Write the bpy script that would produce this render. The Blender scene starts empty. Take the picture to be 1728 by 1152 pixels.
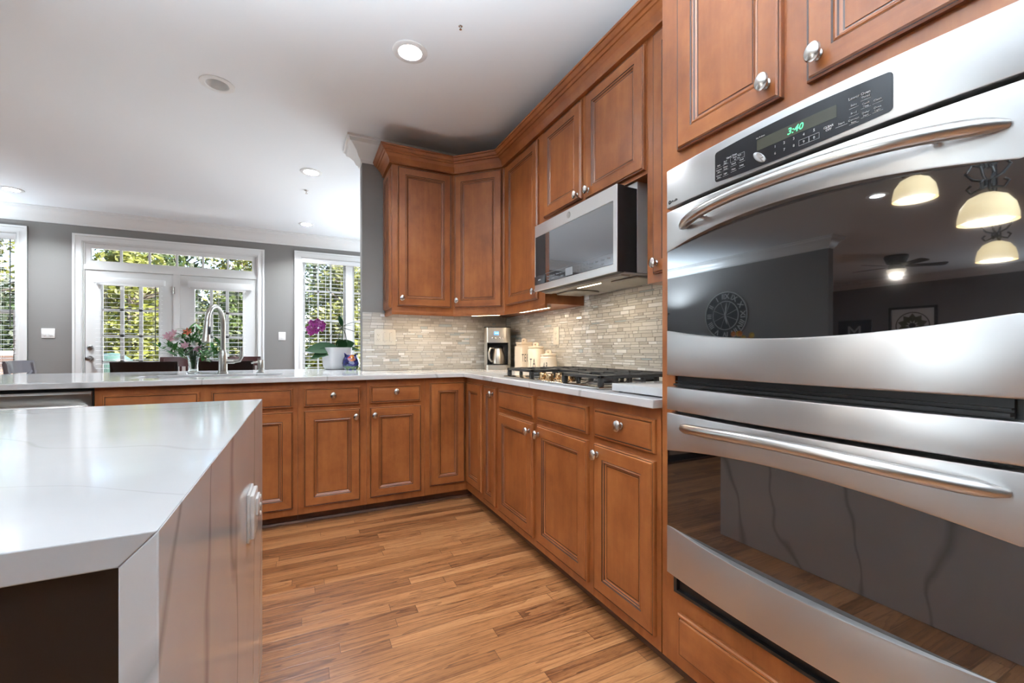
import bpy, bmesh, math, random
from mathutils import Vector, Matrix
R = random.Random(7)
PI = math.pi
sc = bpy.context.scene
C = sc.collection

# ------------------------------------------------------------------ camera
cd = bpy.data.cameras.new('camera'); cam = bpy.data.objects.new('camera', cd); C.objects.link(cam)
cam.location = (0, 0, 1.087); cam.rotation_euler = (PI/2, 0, -math.radians(26.058))
cd.sensor_width = 36; cd.lens = 727/1728*36; cd.shift_y = 14/1728; cd.clip_start = .02; cd.clip_end = 200
sc.camera = cam
sc.view_settings.view_transform = 'Standard'; sc.view_settings.look = 'None'
sc.view_settings.exposure = 0.88; sc.view_settings.gamma = 1; sc.view_settings.use_curve_mapping = False
sc.cycles.use_denoising = True
sc.cycles.max_bounces = 8; sc.cycles.diffuse_bounces = 4; sc.cycles.glossy_bounces = 5; sc.cycles.transmission_bounces = 6
sc.cycles.transparent_max_bounces = 16; sc.cycles.caustics_reflective = False; sc.cycles.caustics_refractive = False
sc.cycles.sample_clamp_indirect = 6; sc.cycles.blur_glossy = .5

# ------------------------------------------------------------------ sky, sun, daylight
w = bpy.data.worlds.new('sky'); sc.world = w; w.use_nodes = True
wn = w.node_tree.nodes; wl = w.node_tree.links
sky = wn.new('ShaderNodeTexSky'); sky.sky_type = 'NISHITA'; sky.sun_disc = False
sky.sun_elevation = math.radians(48); sky.sun_rotation = math.radians(70); sky.altitude = 100
bg = wn['Background']; wl.new(sky.outputs[0], bg.inputs[0]); bg.inputs[1].default_value = 0.42

def lamp(name, kind, loc, energy, color=(1, 1, 1), rot=(0, 0, 0), size=None, sy=None, spot=None, shape=None, spread=None):
    l = bpy.data.lights.new(name, kind); o = bpy.data.objects.new(name, l); C.objects.link(o)
    o.location = loc; o.rotation_euler = rot; l.energy = energy; l.color = color
    if kind == 'AREA':
        l.shape = shape or ('RECTANGLE' if sy else 'DISK'); l.size = size
        if sy: l.size_y = sy
        if spread: l.spread = spread
    elif size is not None and kind in ('POINT', 'SPOT'): l.shadow_soft_size = size
    elif kind == 'SUN': l.angle = size
    if spot: l.spot_size = spot; l.spot_blend = .6
    return o
lamp('sunlight', 'SUN', (12, 6, 14), 26, (1, .95, .86), (math.radians(9), math.radians(46), 0), size=.01)
# added fill lights at invented, unseen side windows of family room and breakfast corner
for y_ in (1.5, 2.5): lamp('family_room_fill', 'AREA', (-9.93, y_, 1.5), 22, (.80, .91, 1), (math.radians(112), 0, -PI/2), size=.55, sy=2.0)
lamp('breakfast_fill', 'AREA', (1.64, 5.25, 1.45), 34, (.84, .93, 1), (math.radians(132), 0, PI/2), size=2.0, sy=1.9)

# ------------------------------------------------------------------ materials
def nt(name):
    m = bpy.data.materials.new(name); m.use_nodes = True
    n = m.node_tree.nodes; b = n['Principled BSDF']
    return m, n, m.node_tree.links, b
def pm(name, col, rough=.5, metal=0, spec=None, ior=None, emit=None, es=0, coat=0, trans=0, alpha=None, sub=0):
    m, n, l, b = nt(name)
    b.inputs['Base Color'].default_value = (*col, 1); b.inputs['Roughness'].default_value = rough; b.inputs['Metallic'].default_value = metal
    if spec is not None: b.inputs['Specular IOR Level'].default_value = spec
    if ior: b.inputs['IOR'].default_value = ior
    if emit: b.inputs['Emission Color'].default_value = (*emit, 1); b.inputs['Emission Strength'].default_value = es
    if coat: b.inputs['Coat Weight'].default_value = coat; b.inputs['Coat Roughness'].default_value = .08
    if trans: b.inputs['Transmission Weight'].default_value = trans
    if sub: b.inputs['Subsurface Weight'].default_value = sub
    return m
def nd(n, t, **k):
    x = n.new('ShaderNode' + t)
    for a, v in k.items():
        if a.startswith('i_'): x.inputs[int(a[2:])].default_value = v
        else: setattr(x, a, v)
    return x
def mth(n, l, op, a, b=None, c=None):
    x = n.new('ShaderNodeMath'); x.operation = op
    for i, v in enumerate((a, b, c)):
        if v is None: continue
        if isinstance(v, (int, float)): x.inputs[i].default_value = v
        else: l.new(v, x.inputs[i])
    return x.outputs[0]
def ramp(n, l, fac, stops):
    r = n.new('ShaderNodeValToRGB'); e = r.color_ramp.elements
    while len(e) > 1: e.remove(e[-1])
    e[0].position = stops[0][0]; e[0].color = (*stops[0][1], 1)
    for p, c in stops[1:]:
        x = e.new(p); x.color = (*c, 1)
    l.new(fac, r.inputs[0]); return r.outputs[0]
def wpos(n, l, scale):
    g = n.new('ShaderNodeNewGeometry'); v = n.new('ShaderNodeVectorMath'); v.operation = 'MULTIPLY'
    l.new(g.outputs['Position'], v.inputs[0]); v.inputs[1].default_value = scale; return v.outputs[0]
def noise(n, l, vec, scale, detail=4, rough=.55, dist=0):
    x = n.new('ShaderNodeTexNoise'); x.inputs['Scale'].default_value = scale; x.inputs['Detail'].default_value = detail
    x.inputs['Roughness'].default_value = rough; x.inputs['Distortion'].default_value = dist
    if vec is not None: l.new(vec, x.inputs['Vector'])
    return x.outputs[0]
def mixc(n, l, fac, a, b, mode='MIX'):
    x = n.new('ShaderNodeMix'); x.data_type = 'RGBA'; x.blend_type = mode
    for s, v in ((0, fac), (6, a), (7, b)):
        if isinstance(v, (int, float)): x.inputs[s].default_value = v
        elif isinstance(v, tuple): x.inputs[s].default_value = (*v, 1)
        else: l.new(v, x.inputs[s])
    return x.outputs[2]

def wood(name, scale, c0, c1, c2, rough=.36, coat=.12):
    m, n, l, b = nt(name)
    g = noise(n, l, wpos(n, l, scale), 1, 6, .62, .3)
    bl = noise(n, l, wpos(n, l, (1, 1, .7)), 7, 5, .62)
    f = mth(n, l, 'ADD', mth(n, l, 'MULTIPLY', g, .36), mth(n, l, 'MULTIPLY', bl, .64))
    col = ramp(n, l, f, [(.34, c0), (.5, c1), (.66, c2)])
    l.new(col, b.inputs['Base Color']); b.inputs['Roughness'].default_value = rough
    b.inputs['Coat Weight'].default_value = coat; b.inputs['Coat Roughness'].default_value = .22
    return m
CW = ((.19, .052, .0125), (.28, .085, .022), (.36, .122, .033))
wood_v = wood('stained maple upright grain', (26, 26, 2.2), *CW)
wood_h = wood('stained maple level grain', (2.2, 2.2, 26), *CW)
glaze = pm('dark glaze in grooves', (.045, .014, .006), .45)
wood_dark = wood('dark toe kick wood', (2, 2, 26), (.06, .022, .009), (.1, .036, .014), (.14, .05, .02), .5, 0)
espresso = wood('espresso stained wood', (4, 4, 18), (.004, .003, .003), (.006, .004, .004), (.011, .007, .006), .35, .1)
mahogany = wood('dark mahogany wood', (4, 4, 18), (.028, .008, .007), (.05, .014, .012), (.07, .02, .018), .3)

def quartz(name, ay, ax, az, off, vw=.085, vs=.5, br=1, wa=1.7, ior=1.52, det=2):
    m, n, l, b = nt(name)
    g = n.new('ShaderNodeNewGeometry'); s = n.new('ShaderNodeSeparateXYZ'); l.new(g.outputs['Position'], s.inputs[0])
    wv = noise(n, l, wpos(n, l, (1, 1, .6)), 1.5, det, .5)
    wv2 = noise(n, l, wpos(n, l, (1, 1, 1)), 9, 3, .6)
    base = mth(n, l, 'ADD', mth(n, l, 'MULTIPLY', s.outputs[1], ay), mth(n, l, 'ADD', mth(n, l, 'MULTIPLY', s.outputs[0], ax), mth(n, l, 'MULTIPLY', s.outputs[2], az)))
    f = mth(n, l, 'ADD', mth(n, l, 'ADD', base, off), mth(n, l, 'ADD', mth(n, l, 'MULTIPLY', wv, wa), mth(n, l, 'MULTIPLY', wv2, .05)))
    d = mth(n, l, 'ABSOLUTE', mth(n, l, 'SUBTRACT', mth(n, l, 'FRACT', f), .5))
    mask = noise(n, l, wpos(n, l, (1, 1, 1)), 2.3, 2)
    wid = mth(n, l, 'MULTIPLY', mth(n, l, 'MAXIMUM', mth(n, l, 'SUBTRACT', mask, .3), 0), vw)
    v = mth(n, l, 'SUBTRACT', 1, mth(n, l, 'DIVIDE', d, mth(n, l, 'ADD', wid, .002)))
    v = mth(n, l, 'MULTIPLY', mth(n, l, 'MAXIMUM', v, 0), vs)
    cloud = noise(n, l, wpos(n, l, (1, 1, 1)), 3.1, 3)
    basec = ramp(n, l, cloud, [(.3, (.55*br, .555*br, .56*br)), (.7, (.61*br, .615*br, .62*br))])
    col = mixc(n, l, v, basec, (.25, .24, .23))
    l.new(col, b.inputs['Base Color']); b.inputs['Roughness'].default_value = .10
    b.inputs['IOR'].default_value = ior
    return m
quartz_i = quartz('white quartz with faint veins', 2.1, .45, -.5, .25, .13, .24, .82, 2.6)
quartz_s = quartz('white quartz with grey upright veins', 3.6, .3, -.6, .3, .30, .62, 1.12, 3.0, 1.22, 3)
quartz_c = quartz('white quartz worktop', 1.5, 1.6, .2, .4, .16, .5, 1.22, 2.4)

def steel(name, col, rough, aniso, grain):
    m, n, l, b = nt(name)
    t = nd(n, 'CombineXYZ'); t.inputs[2].default_value = 1
    b.inputs['Metallic'].default_value = 1; b.inputs['Base Color'].default_value = (*col, 1)
    sx = noise(n, l, wpos(n, l, grain), 1, 3, .7)
    l.new(mth(n, l, 'ADD', mth(n, l, 'MULTIPLY', sx, .04), rough-.02), b.inputs['Roughness'])
    b.inputs['Anisotropic'].default_value = aniso; l.new(t.outputs[0], b.inputs['Tangent'])
    return m
steel_b = steel('brushed stainless steel', (.56, .56, .557), .33, .85, (3, .8, 700))
steel_w = pm('bright satin steel', (.86, .86, .85), .3, 1)
steel_e = pm('steel edge', (.60, .58, .57), .35, 1)
steel_h = pm('satin steel handle', (.60, .59, .57), .28, 1)
nickel = pm('satin nickel', (.62, .60, .57), .25, 1)
faucet_m = pm('brushed nickel faucet', (.42, .41, .38), .3, 1)
white_p = pm('white trim paint', (.78, .78, .77), .35)
white_pl = pm('white plastic', (.8, .8, .79), .3)
wall_p = pm('warm grey wall paint', (.222, .210, .201), .7)
ceil_p = pm('white ceiling paint', (.85, .88, .905), .8)
blind_m = pm('white blind slats', (.80, .80, .80), .4)
black_g = pm('black gloss glass', (.004, .004, .005), .03, 0, ior=2.0)
def mirrorglass(name, col, k, tint):
    m, n, l, b = nt(name); b.inputs['Base Color'].default_value = (*col, 1); b.inputs['Roughness'].default_value = .05
    gl = nd(n, 'BsdfGlossy'); gl.inputs['Roughness'].default_value = .015; gl.inputs['Color'].default_value = (*tint, 1)
    mx = nd(n, 'MixShader'); mx.inputs[0].default_value = k
    l.new(b.outputs[0], mx.inputs[1]); l.new(gl.outputs[0], mx.inputs[2]); l.new(mx.outputs[0], n['Material Output'].inputs[0]); return m
oven_glass = mirrorglass('dark oven glass', (.006, .006, .007), .165, (.93, .97, 1))
mw_glass = mirrorglass('mirrored microwave glass', (.02, .022, .025), .36, (.9, .95, 1))
black_p = pm('black plastic', (.012, .012, .013), .35)
black_m = pm('black enamel', (.015, .015, .015), .4)
iron = pm('cast iron', (.02, .019, .018), .5)
def windowglass():
    m, n, l, b = nt('clear window glass'); n.remove(b)
    t = nd(n, 'BsdfTransparent'); g = nd(n, 'BsdfGlossy'); g.inputs['Roughness'].default_value = .01
    fr = nd(n, 'Fresnel'); fr.inputs[0].default_value = 1.45; mx = nd(n, 'MixShader')
    l.new(fr.outputs[0], mx.inputs[0]); l.new(t.outputs[0], mx.inputs[1]); l.new(g.outputs[0], mx.inputs[2]); l.new(mx.outputs[0], n['Material Output'].inputs[0]); return m
glass_w = windowglass()

def floor_mat():
    m, n, l, b = nt('oak strip floor')
    g = n.new('ShaderNodeNewGeometry'); s = n.new('ShaderNodeSeparateXYZ'); l.new(g.outputs['Position'], s.inputs[0])
    PW = .0572
    yr = mth(n, l, 'DIVIDE', s.outputs[1], PW); row = mth(n, l, 'FLOOR', yr)
    wn1 = nd(n, 'TexWhiteNoise', noise_dimensions='1D'); l.new(row, wn1.inputs['W'])
    wn2 = nd(n, 'TexWhiteNoise', noise_dimensions='1D'); l.new(mth(n, l, 'ADD', row, 77.3), wn2.inputs['W'])
    L = mth(n, l, 'ADD', mth(n, l, 'MULTIPLY', wn1.outputs[0], .7), .55)
    xr = mth(n, l, 'DIVIDE', mth(n, l, 'ADD', s.outputs[0], mth(n, l, 'MULTIPLY', wn2.outputs[0], 9)), L)
    colm = mth(n, l, 'FLOOR', xr)
    cv = nd(n, 'CombineXYZ'); l.new(row, cv.inputs[0]); l.new(colm, cv.inputs[1])
    wr = nd(n, 'TexWhiteNoise', noise_dimensions='3D'); l.new(cv.outputs[0], wr.inputs['Vector'])
    # grain: stretched along the plank, shifted per plank
    gv = nd(n, 'VectorMath', operation='MULTIPLY_ADD'); l.new(g.outputs['Position'], gv.inputs[0]); gv.inputs[1].default_value = (2.2, 34, 1)
    sh = nd(n, 'VectorMath', operation='SCALE'); l.new(wr.outputs['Color'], sh.inputs[0]); sh.inputs['Scale'].default_value = 37
    l.new(sh.outputs[0], gv.inputs[2])
    gr = noise(n, l, gv.outputs[0], 1, 5, .6, .8)
    # cathedral rings
    rg = mth(n, l, 'FRACT', mth(n, l, 'MULTIPLY', noise(n, l, gv.outputs[0], .45, 2, .5, .4), 9))
    rg = mth(n, l, 'POWER', rg, 3)
    pv = nd(n, 'VectorMath', operation='MULTIPLY'); l.new(g.outputs['Position'], pv.inputs[0]); pv.inputs[1].default_value = (22, 420, 1)
    pore = noise(n, l, pv.outputs[0], 1, 2, .7)
    t = mth(n, l, 'ADD', mth(n, l, 'MULTIPLY', wr.outputs[0], .36), mth(n, l, 'MULTIPLY', gr, .58))
    t = mth(n, l, 'SUBTRACT', t, mth(n, l, 'MULTIPLY', rg, .26))
    t = mth(n, l, 'SUBTRACT', t, mth(n, l, 'MULTIPLY', mth(n, l, 'MAXIMUM', mth(n, l, 'SUBTRACT', pore, .5), 0), 1.1))
    col = ramp(n, l, t, [(.06, (.11, .036, .012)), (.30, (.275, .108, .038)), (.50, (.41, .178, .068)), (.72, (.53, .262, .112))])
    fy = mth(n, l, 'FRACT', yr); fx = mth(n, l, 'FRACT', xr)
    ey = mth(n, l, 'MINIMUM', fy, mth(n, l, 'SUBTRACT', 1, fy)); ex = mth(n, l, 'MULTIPLY', mth(n, l, 'MINIMUM', fx, mth(n, l, 'SUBTRACT', 1, fx)), mth(n, l, 'DIVIDE', L, PW))
    e = mth(n, l, 'MINIMUM', ey, ex)
    gap = mth(n, l, 'LESS_THAN', e, .02)
    col2 = mixc(n, l, mth(n, l, 'MULTIPLY', gap, .7), col, (.06, .022, .01))
    l.new(col2, b.inputs['Base Color'])
    l.new(mth(n, l, 'ADD', .26, mth(n, l, 'MULTIPLY', gr, .12)), b.inputs['Roughness'])
    bp = nd(n, 'Bump'); bp.inputs['Strength'].default_value = .25; bp.inputs['Distance'].default_value = .0012
    l.new(mth(n, l, 'ADD', mth(n, l, 'MULTIPLY', mth(n, l, 'MINIMUM', mth(n, l, 'MULTIPLY', e, 18), 1), 1), mth(n, l, 'MULTIPLY', pore, .25)), bp.inputs['Height'])
    l.new(bp.outputs[0], b.inputs['Normal'])
    b.inputs['Specular IOR Level'].default_value = .5
    return m
floor_m = floor_mat()

# ------------------------------------------------------------------ mesh builder
class B:
    def __init__(s, M=None): s.v = []; s.f = []; s.m = []; s.M = M or Matrix()
    def add(s, verts, faces, mat=0):
        o = len(s.v); s.v += [s.M @ Vector(p) for p in verts]
        for i, f in enumerate(faces):
            s.f.append([o+k for k in f]); s.m.append(mat[i] if isinstance(mat, (list, tuple)) else mat)
        return s
    def box(s, a, b, mat=0, bev=0, seg=2):
        x0, y0, z0 = (min(p, q) for p, q in zip(a, b)); x1, y1, z1 = (max(p, q) for p, q in zip(a, b))
        if not bev:
            return s.add([(x0, y0, z0), (x1, y0, z0), (x1, y1, z0), (x0, y1, z0), (x0, y0, z1), (x1, y0, z1), (x1, y1, z1), (x0, y1, z1)],
                         [(0, 3, 2, 1), (4, 5, 6, 7), (0, 1, 5, 4), (1, 2, 6, 5), (2, 3, 7, 6), (3, 0, 4, 7)], mat)
        bm = bmesh.new(); bmesh.ops.create_cube(bm, size=1)
        for v in bm.verts: v.co = Vector(((x0+x1)/2+v.co.x*(x1-x0), (y0+y1)/2+v.co.y*(y1-y0), (z0+z1)/2+v.co.z*(z1-z0)))
        bmesh.ops.bevel(bm, geom=bm.edges[:], offset=bev, segments=seg, profile=.5, affect='EDGES')
        return s.bm(bm, mat)
    def bm(s, bm, mat=0):
        bm.verts.ensure_lookup_table(); bm.verts.index_update()
        s.add([v.co.copy() for v in bm.verts], [[v.index for v in f.verts] for f in bm.faces], mat); bm.free(); return s
    def lathe(s, prof, org=(0, 0, 0), ax=(0, 0, 1), n=24, mat=0, sx=1, sy=1, cap=True):
        a = Vector(ax).normalized(); u = a.orthogonal().normalized(); v = a.cross(u); o = Vector(org)
        vs = []; fs = []
        for r, h in prof:
            for k in range(n):
                t = 2*PI*k/n; vs.append(o+a*h+u*(math.cos(t)*r*sx)+v*(math.sin(t)*r*sy))
        for i in range(len(prof)-1):
            for k in range(n):
                k2 = (k+1) % n; fs.append((i*n+k, i*n+k2, (i+1)*n+k2, (i+1)*n+k))
        if cap and prof[0][0] > 1e-6: fs.append(tuple(reversed(range(n))))
        if cap and prof[-1][0] > 1e-6: fs.append(tuple((len(prof)-1)*n+k for k in range(n)))
        return s.add(vs, fs, mat)
    def tube(s, pts, rad, n=10, mat=0, cap=True, flat=1, up=None):
        P = [Vector(p) for p in pts]; rs = rad if isinstance(rad, (list, tuple)) else [rad]*len(P)
        vs = []; fs = []; pu = Vector(up) if up else None
        for i, p in enumerate(P):
            t = (P[min(i+1, len(P)-1)]-P[max(i-1, 0)]).normalized()
            if pu is None: pu = t.orthogonal()
            u = (pu-t*pu.dot(t)).normalized(); pu = u; v = t.cross(u)
            for k in range(n):
                a = 2*PI*k/n; vs.append(p+u*(math.cos(a)*rs[i])+v*(math.sin(a)*rs[i]*flat))
        for i in range(len(P)-1):
            for k in range(n):
                k2 = (k+1) % n; fs.append((i*n+k, i*n+k2, (i+1)*n+k2, (i+1)*n+k))
        if cap: fs.append(tuple(reversed(range(n)))); fs.append(tuple((len(P)-1)*n+k for k in range(n)))
        return s.add(vs, fs, mat)
    def prism(s, poly, a, b, ax='z', mat=0):
        def P(p, h): return {'z': (p[0], p[1], h), 'y': (p[0], h, p[1]), 'x': (h, p[0], p[1])}[ax]
        n = len(poly); vs = [P(p, a) for p in poly]+[P(p, b) for p in poly]
        return s.add(vs, [tuple(reversed(range(n))), tuple(range(n, 2*n))]+[(i, (i+1) % n, n+(i+1) % n, n+i) for i in range(n)], mat)
    def plate(s, us, vs_, inc, w0, w1, ax='z', mat=0):
        """slab made of grid cells; inc(uc, vc) says which cells are solid"""
        def P(u, v, w): return {'z': (u, v, w), 'y': (u, w, v), 'x': (w, u, v)}[ax]
        I = {(i, j): inc((us[i]+us[i+1])/2, (vs_[j]+vs_[j+1])/2) for i in range(len(us)-1) for j in range(len(vs_)-1)}
        bm = bmesh.new(); cache = {}
        def V(i, j, k):
            if (i, j, k) not in cache: cache[(i, j, k)] = bm.verts.new(P(us[i], vs_[j], (w0, w1)[k]))
            return cache[(i, j, k)]
        for (i, j), ok in I.items():
            if not ok: continue
            bm.faces.new([V(i, j, 1), V(i+1, j, 1), V(i+1, j+1, 1), V(i, j+1, 1)]); bm.faces.new([V(i, j, 0), V(i, j+1, 0), V(i+1, j+1, 0), V(i+1, j, 0)])
            for d, q in (((-1, 0), ((i, j), (i, j+1))), ((1, 0), ((i+1, j+1), (i+1, j))), ((0, -1), ((i+1, j), (i, j))), ((0, 1), ((i, j+1), (i+1, j+1)))):
                if not I.get((i+d[0], j+d[1]), False):
                    (a, b), (c, e) = q; bm.faces.new([V(a, b, 0), V(a, b, 1), V(c, e, 1), V(c, e, 0)])
        bmesh.ops.recalc_face_normals(bm, faces=bm.faces[:])
        return s.bm(bm, mat)
    def sweep(s, path, prof, mat=0, closed=False):
        """profile (out, z) swept along a level path; 'out' is to the right of travel; mitred corners"""
        P = [Vector((p[0], p[1])) for p in path]; n = len(P); vs = []; fs = []; k = len(prof)
        for i in range(n):
            d0 = (P[i]-P[i-1]).normalized() if (i > 0 or closed) else None
            d1 = (P[(i+1) % n]-P[i]).normalized() if (i < n-1 or closed) else None
            if d0 is None: d0 = d1
            if d1 is None: d1 = d0
            n0 = Vector((d0.y, -d0.x)); n1 = Vector((d1.y, -d1.x)); mt = (n0+n1).normalized(); mt = mt/max(.2, mt.dot(n0))
            for o, z in prof: vs.append((P[i].x+mt.x*o, P[i].y+mt.y*o, z))
        for i in range(n if closed else n-1):
            j = (i+1) % n
            for a in range(k):
                b = (a+1) % k; fs.append((i*k+a, j*k+a, j*k+b, i*k+b))
        if not closed: fs.append(tuple(range(k))); fs.append(tuple(reversed(range((n-1)*k, n*k))))
        return s.add(vs, fs, mat)
    def text(s, txt, M, size, mat=0, ext=.0004, bold=0, shear=0, align='CENTER'):
        cu = bpy.data.curves.new('t', 'FONT'); cu.body = txt; cu.size = size; cu.extrude = ext; cu.offset = bold; cu.shear = shear
        cu.align_x = align; cu.align_y = 'CENTER'; cu.resolution_u = 2
        o = bpy.data.objects.new('t', cu); C.objects.link(o); me = bpy.data.meshes.new_from_object(o)
        s.add([M @ v.co for v in me.vertices], [tuple(p.vertices) for p in me.polygons], mat)
        bpy.data.objects.remove(o); bpy.data.curves.remove(cu); bpy.data.meshes.remove(me); return s
    def leaf(s, base, dr, ln, wd, up=(0, 0, 1), bend=.2, mat=0, n=5, fold=.15):
        d = Vector(dr).normalized(); u = Vector(up); sd = d.cross(u)
        if sd.length < .01: sd = d.orthogonal()
        sd.normalize(); nn = sd.cross(d); b = Vector(base); vs = []; fs = []
        for i in range(n+1):
            t = i/n; wv = wd*.5*math.sin(PI*min(1, t*.94+.05))**.75; c = b+d*(ln*t)-Vector((0, 0, 1))*(bend*ln*t*t)
            vs += [c-sd*wv+nn*wv*fold, c, c+sd*wv+nn*wv*fold]
        for i in range(n):
            a = 3*i; fs += [(a, a+1, a+4, a+3), (a+1, a+2, a+5, a+4)]
        return s.add(vs, fs, mat)
    def build(s, name, mats, parent=None, loc=None, ang=32, smooth=True, bev=0):
        me = bpy.data.meshes.new(name); o0 = ORG[parent.name] if parent else Vector(loc or (0, 0, 0))
        me.from_pydata([p-o0 for p in s.v], [], s.f)
        for m in (mats if isinstance(mats, (list, tuple)) else [mats]): me.materials.append(m)
        me.polygons.foreach_set('material_index', s.m); me.validate()
        if smooth: me.polygons.foreach_set('use_smooth', [True]*len(me.polygons)); me.set_sharp_from_angle(angle=math.radians(ang))
        me.update()
        o = bpy.data.objects.new(name, me); C.objects.link(o); ORG[o.name] = o0
        if parent: o.parent = parent
        else: o.location = o0
        if bev:
            md = o.modifiers.new('bevel', 'BEVEL'); md.width = bev; md.segments = 2; md.limit_method = 'ANGLE'; md.angle_limit = math.radians(50)
        return o
ORG = {}
def tag(o, label=None, cat=None, group=None, kind=None):
    if label: o['label'] = label
    if cat: o['category'] = cat
    if group: o['group'] = group
    if kind: o['kind'] = kind
    return o
def thing(name, loc, label, cat, group=None):
    o = bpy.data.objects.new(name, None); o.empty_display_size = .1; C.objects.link(o); o.location = loc
    ORG[o.name] = Vector(loc); return tag(o, label, cat, group)
def struct(o): o['kind'] = 'structure'; return o
def copy_tree(o, parent=None):
    c = o.copy(); C.objects.link(c); c.parent = parent; ORG[c.name] = ORG[o.name]
    for ch in list(o.children): copy_tree(ch, c)
    return c
def fr(O, U, V):
    """frame matrix: local x=U, y=V, z=UxV (towards the viewer)"""
    U = Vector(U).normalized(); V = Vector(V).normalized(); N = U.cross(V)
    return Matrix(((U.x, V.x, N.x, O[0]), (U.y, V.y, N.y, O[1]), (U.z, V.z, N.z, O[2]), (0, 0, 0, 1)))
# ------------------------------------------------------------------ the room
CZ = 2.725; XR = 1.69; YB = 3.57; YF = 6.85
LIGHTS = [(.537, 2.375), (-.465, 3.186), (.081, 4.383), (-2.658, 6.191), (.059, 6.233), (-3.4, 2.41), (.537, .80), (.537, -.80)]  # last two are added out of view to brighten the kitchen
o = B().box((-10.1, -3.3, -.1), (1.8, 7.0, 0)).build('floor', floor_m); struct(o)
hs = .0625
us = sorted({-10.1, 1.8} | {round(x+d, 4) for x, y in LIGHTS for d in (-hs, hs)})
vs = sorted({-3.3, 7.0} | {round(y+d, 4) for x, y in LIGHTS for d in (-hs, hs)})
o = B().plate(us, vs, lambda a, b: not any(abs(a-x) < hs and abs(b-y) < hs for x, y in LIGHTS), CZ, CZ+.12).build('ceiling', ceil_p); struct(o)
struct(B().plate([-3.3, 4.25, 6.25, YF+.15], [0, .5, 2.4, CZ], lambda a, c: not (4.25 < a < 6.25 and .5 < c < 2.4), XR, XR+.11, 'x').build('wall_right', wall_p))  # opening for the added breakfast side window
struct(B().box((.43, YB, 0), (XR, YB+.12, CZ)).build('wall_back', wall_p))
struct(B().plate([-3.3]+[q for y_ in (1.5, 2.5) for q in (y_-.3, y_+.3)]+[YF+.15], [0, .4, 2.6, CZ], lambda a, c: not (min(abs(a-y_) for y_ in (1.5, 2.5)) < .3 and .4 < c < 2.6), -10.11, -10, 'x').build('wall_left', wall_p))  # openings for the added family room windows
struct(B().box((-4.87, 3.59, 0), (-4.75, YF, CZ)).build('wall_partition', wall_p))
OPEN = [(-3.80, -2.893, .55, 2.405), (-2.335, -.545, 0, 2.375), (0.0, 1.30, .55, 2.405)]
us = [-10] + [q for a in OPEN for q in a[:2]] + [XR]; zs = [0, .55, 2.375, 2.405, CZ]
struct(B().plate(us, zs, lambda a, b: not any(x0 < a < x1 and z0 < b < z1 for x0, x1, z0, z1 in OPEN), YF, YF+.14, 'y').build('wall_far', wall_p))
struct(B().box((-10, -3.3, 0), (XR, -3.2, CZ)).build('wall_rear', wall_p))
crown = [(0, CZ-.165), (.012, CZ-.165), (.016, CZ-.145), (.03, CZ-.13), (.045, CZ-.095), (.075, CZ-.06), (.098, CZ-.045), (.105, CZ-.02), (.118, CZ-.016), (.118, CZ), (0, CZ)]
loop = [(XR, YB+.12), (.43, YB+.12), (.43, YB), (XR, YB), (XR, -3.2), (-10, -3.2), (-10, YF), (-4.87, YF), (-4.87, 3.59), (-4.75, 3.59), (-4.75, YF), (XR, YF)]
struct(B().sweep(loop, crown, closed=True).build('trim_1', white_p, ang=25))
# baseboards of the breakfast room
bb = [(0, 0), (.016, 0), (.016, .1), (.008, .125), (0, .125)]
struct(B().sweep([(-4.75, 3.6), (-4.75, YF), (-2.43, YF)], bb).build('baseboard_left', white_p))
struct(B().sweep([(-.45, YF), (XR, YF), (XR, YB+.13)], bb).build('baseboard_far', white_p))

def casing(n, x0, x1, z0, z1, w=.088, bottom=True):
    b = B(); y = YF
    def rect(a, c, e, f, t): b.box((a, y-t, e), (c, y, f))
    for (p, q, t) in ((0, w, .014), (w-.022, w, .026), (.010, .022, .02)):
        rect(x0-q, x0-p, z0 if not bottom else z0-q, z1+q, t); rect(x1+p, x1+q, z0 if not bottom else z0-q, z1+q, t); rect(x0-p, x1+p, z1+p, z1+q, t)
        if bottom: rect(x0-p, x1+p, z0-q, z0-p, t)
    struct(b.build('trim_%d' % n, white_p))
casing(2, *OPEN[0]); casing(3, *OPEN[1], bottom=False); casing(4, *OPEN[2])

def sash(b, x0, x1, z0, z1, fw, y0, y1, nx=1, nz=1, mw=.022):
    b.plate([x0, x0+fw, x1-fw, x1], [z0, z0+fw, z1-fw, z1], lambda a, c: not (x0+fw < a < x1-fw and z0+fw < c < z1-fw), y0, y1, 'y')
    gx0, gx1, gz0, gz1 = x0+fw, x1-fw, z0+fw, z1-fw; ym = (y0+y1)/2
    for i in range(1, nx): q = gx0+(gx1-gx0)*i/nx; b.box((q-mw/2, ym-.012, gz0), (q+mw/2, ym+.012, gz1))
    for i in range(1, nz): q = gz0+(gz1-gz0)*i/nz; b.box((gx0, ym-.012, q-mw/2), (gx1, ym+.012, q+mw/2))
    return (gx0, gx1, gz0, gz1, ym)
def pane(par, g): 
    B().box((g[0], g[4]-.003, g[2]), (g[1], g[4]+.003, g[3])).build('pane', glass_w, par)
# left window: double hung, plain sashes
b = B(); x0, x1, z0, z1 = OPEN[0]
b.plate([x0, x0+.02, x1-.02, x1], [z0, z0+.02, z1-.02, z1], lambda a, c: not (x0+.02 < a < x1-.02 and z0+.02 < c < z1-.02), YF, YF+.14, 'y')
g1 = sash(b, x0+.02, x1-.02, 1.50, z1-.02, .035, YF+.085, YF+.12); g2 = sash(b, x0+.02, x1-.02, z0+.02, 1.545, .035, YF+.05, YF+.085)
o = struct(b.build('window_1', white_p)); pane(o, g1); pane(o, g2)
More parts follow.
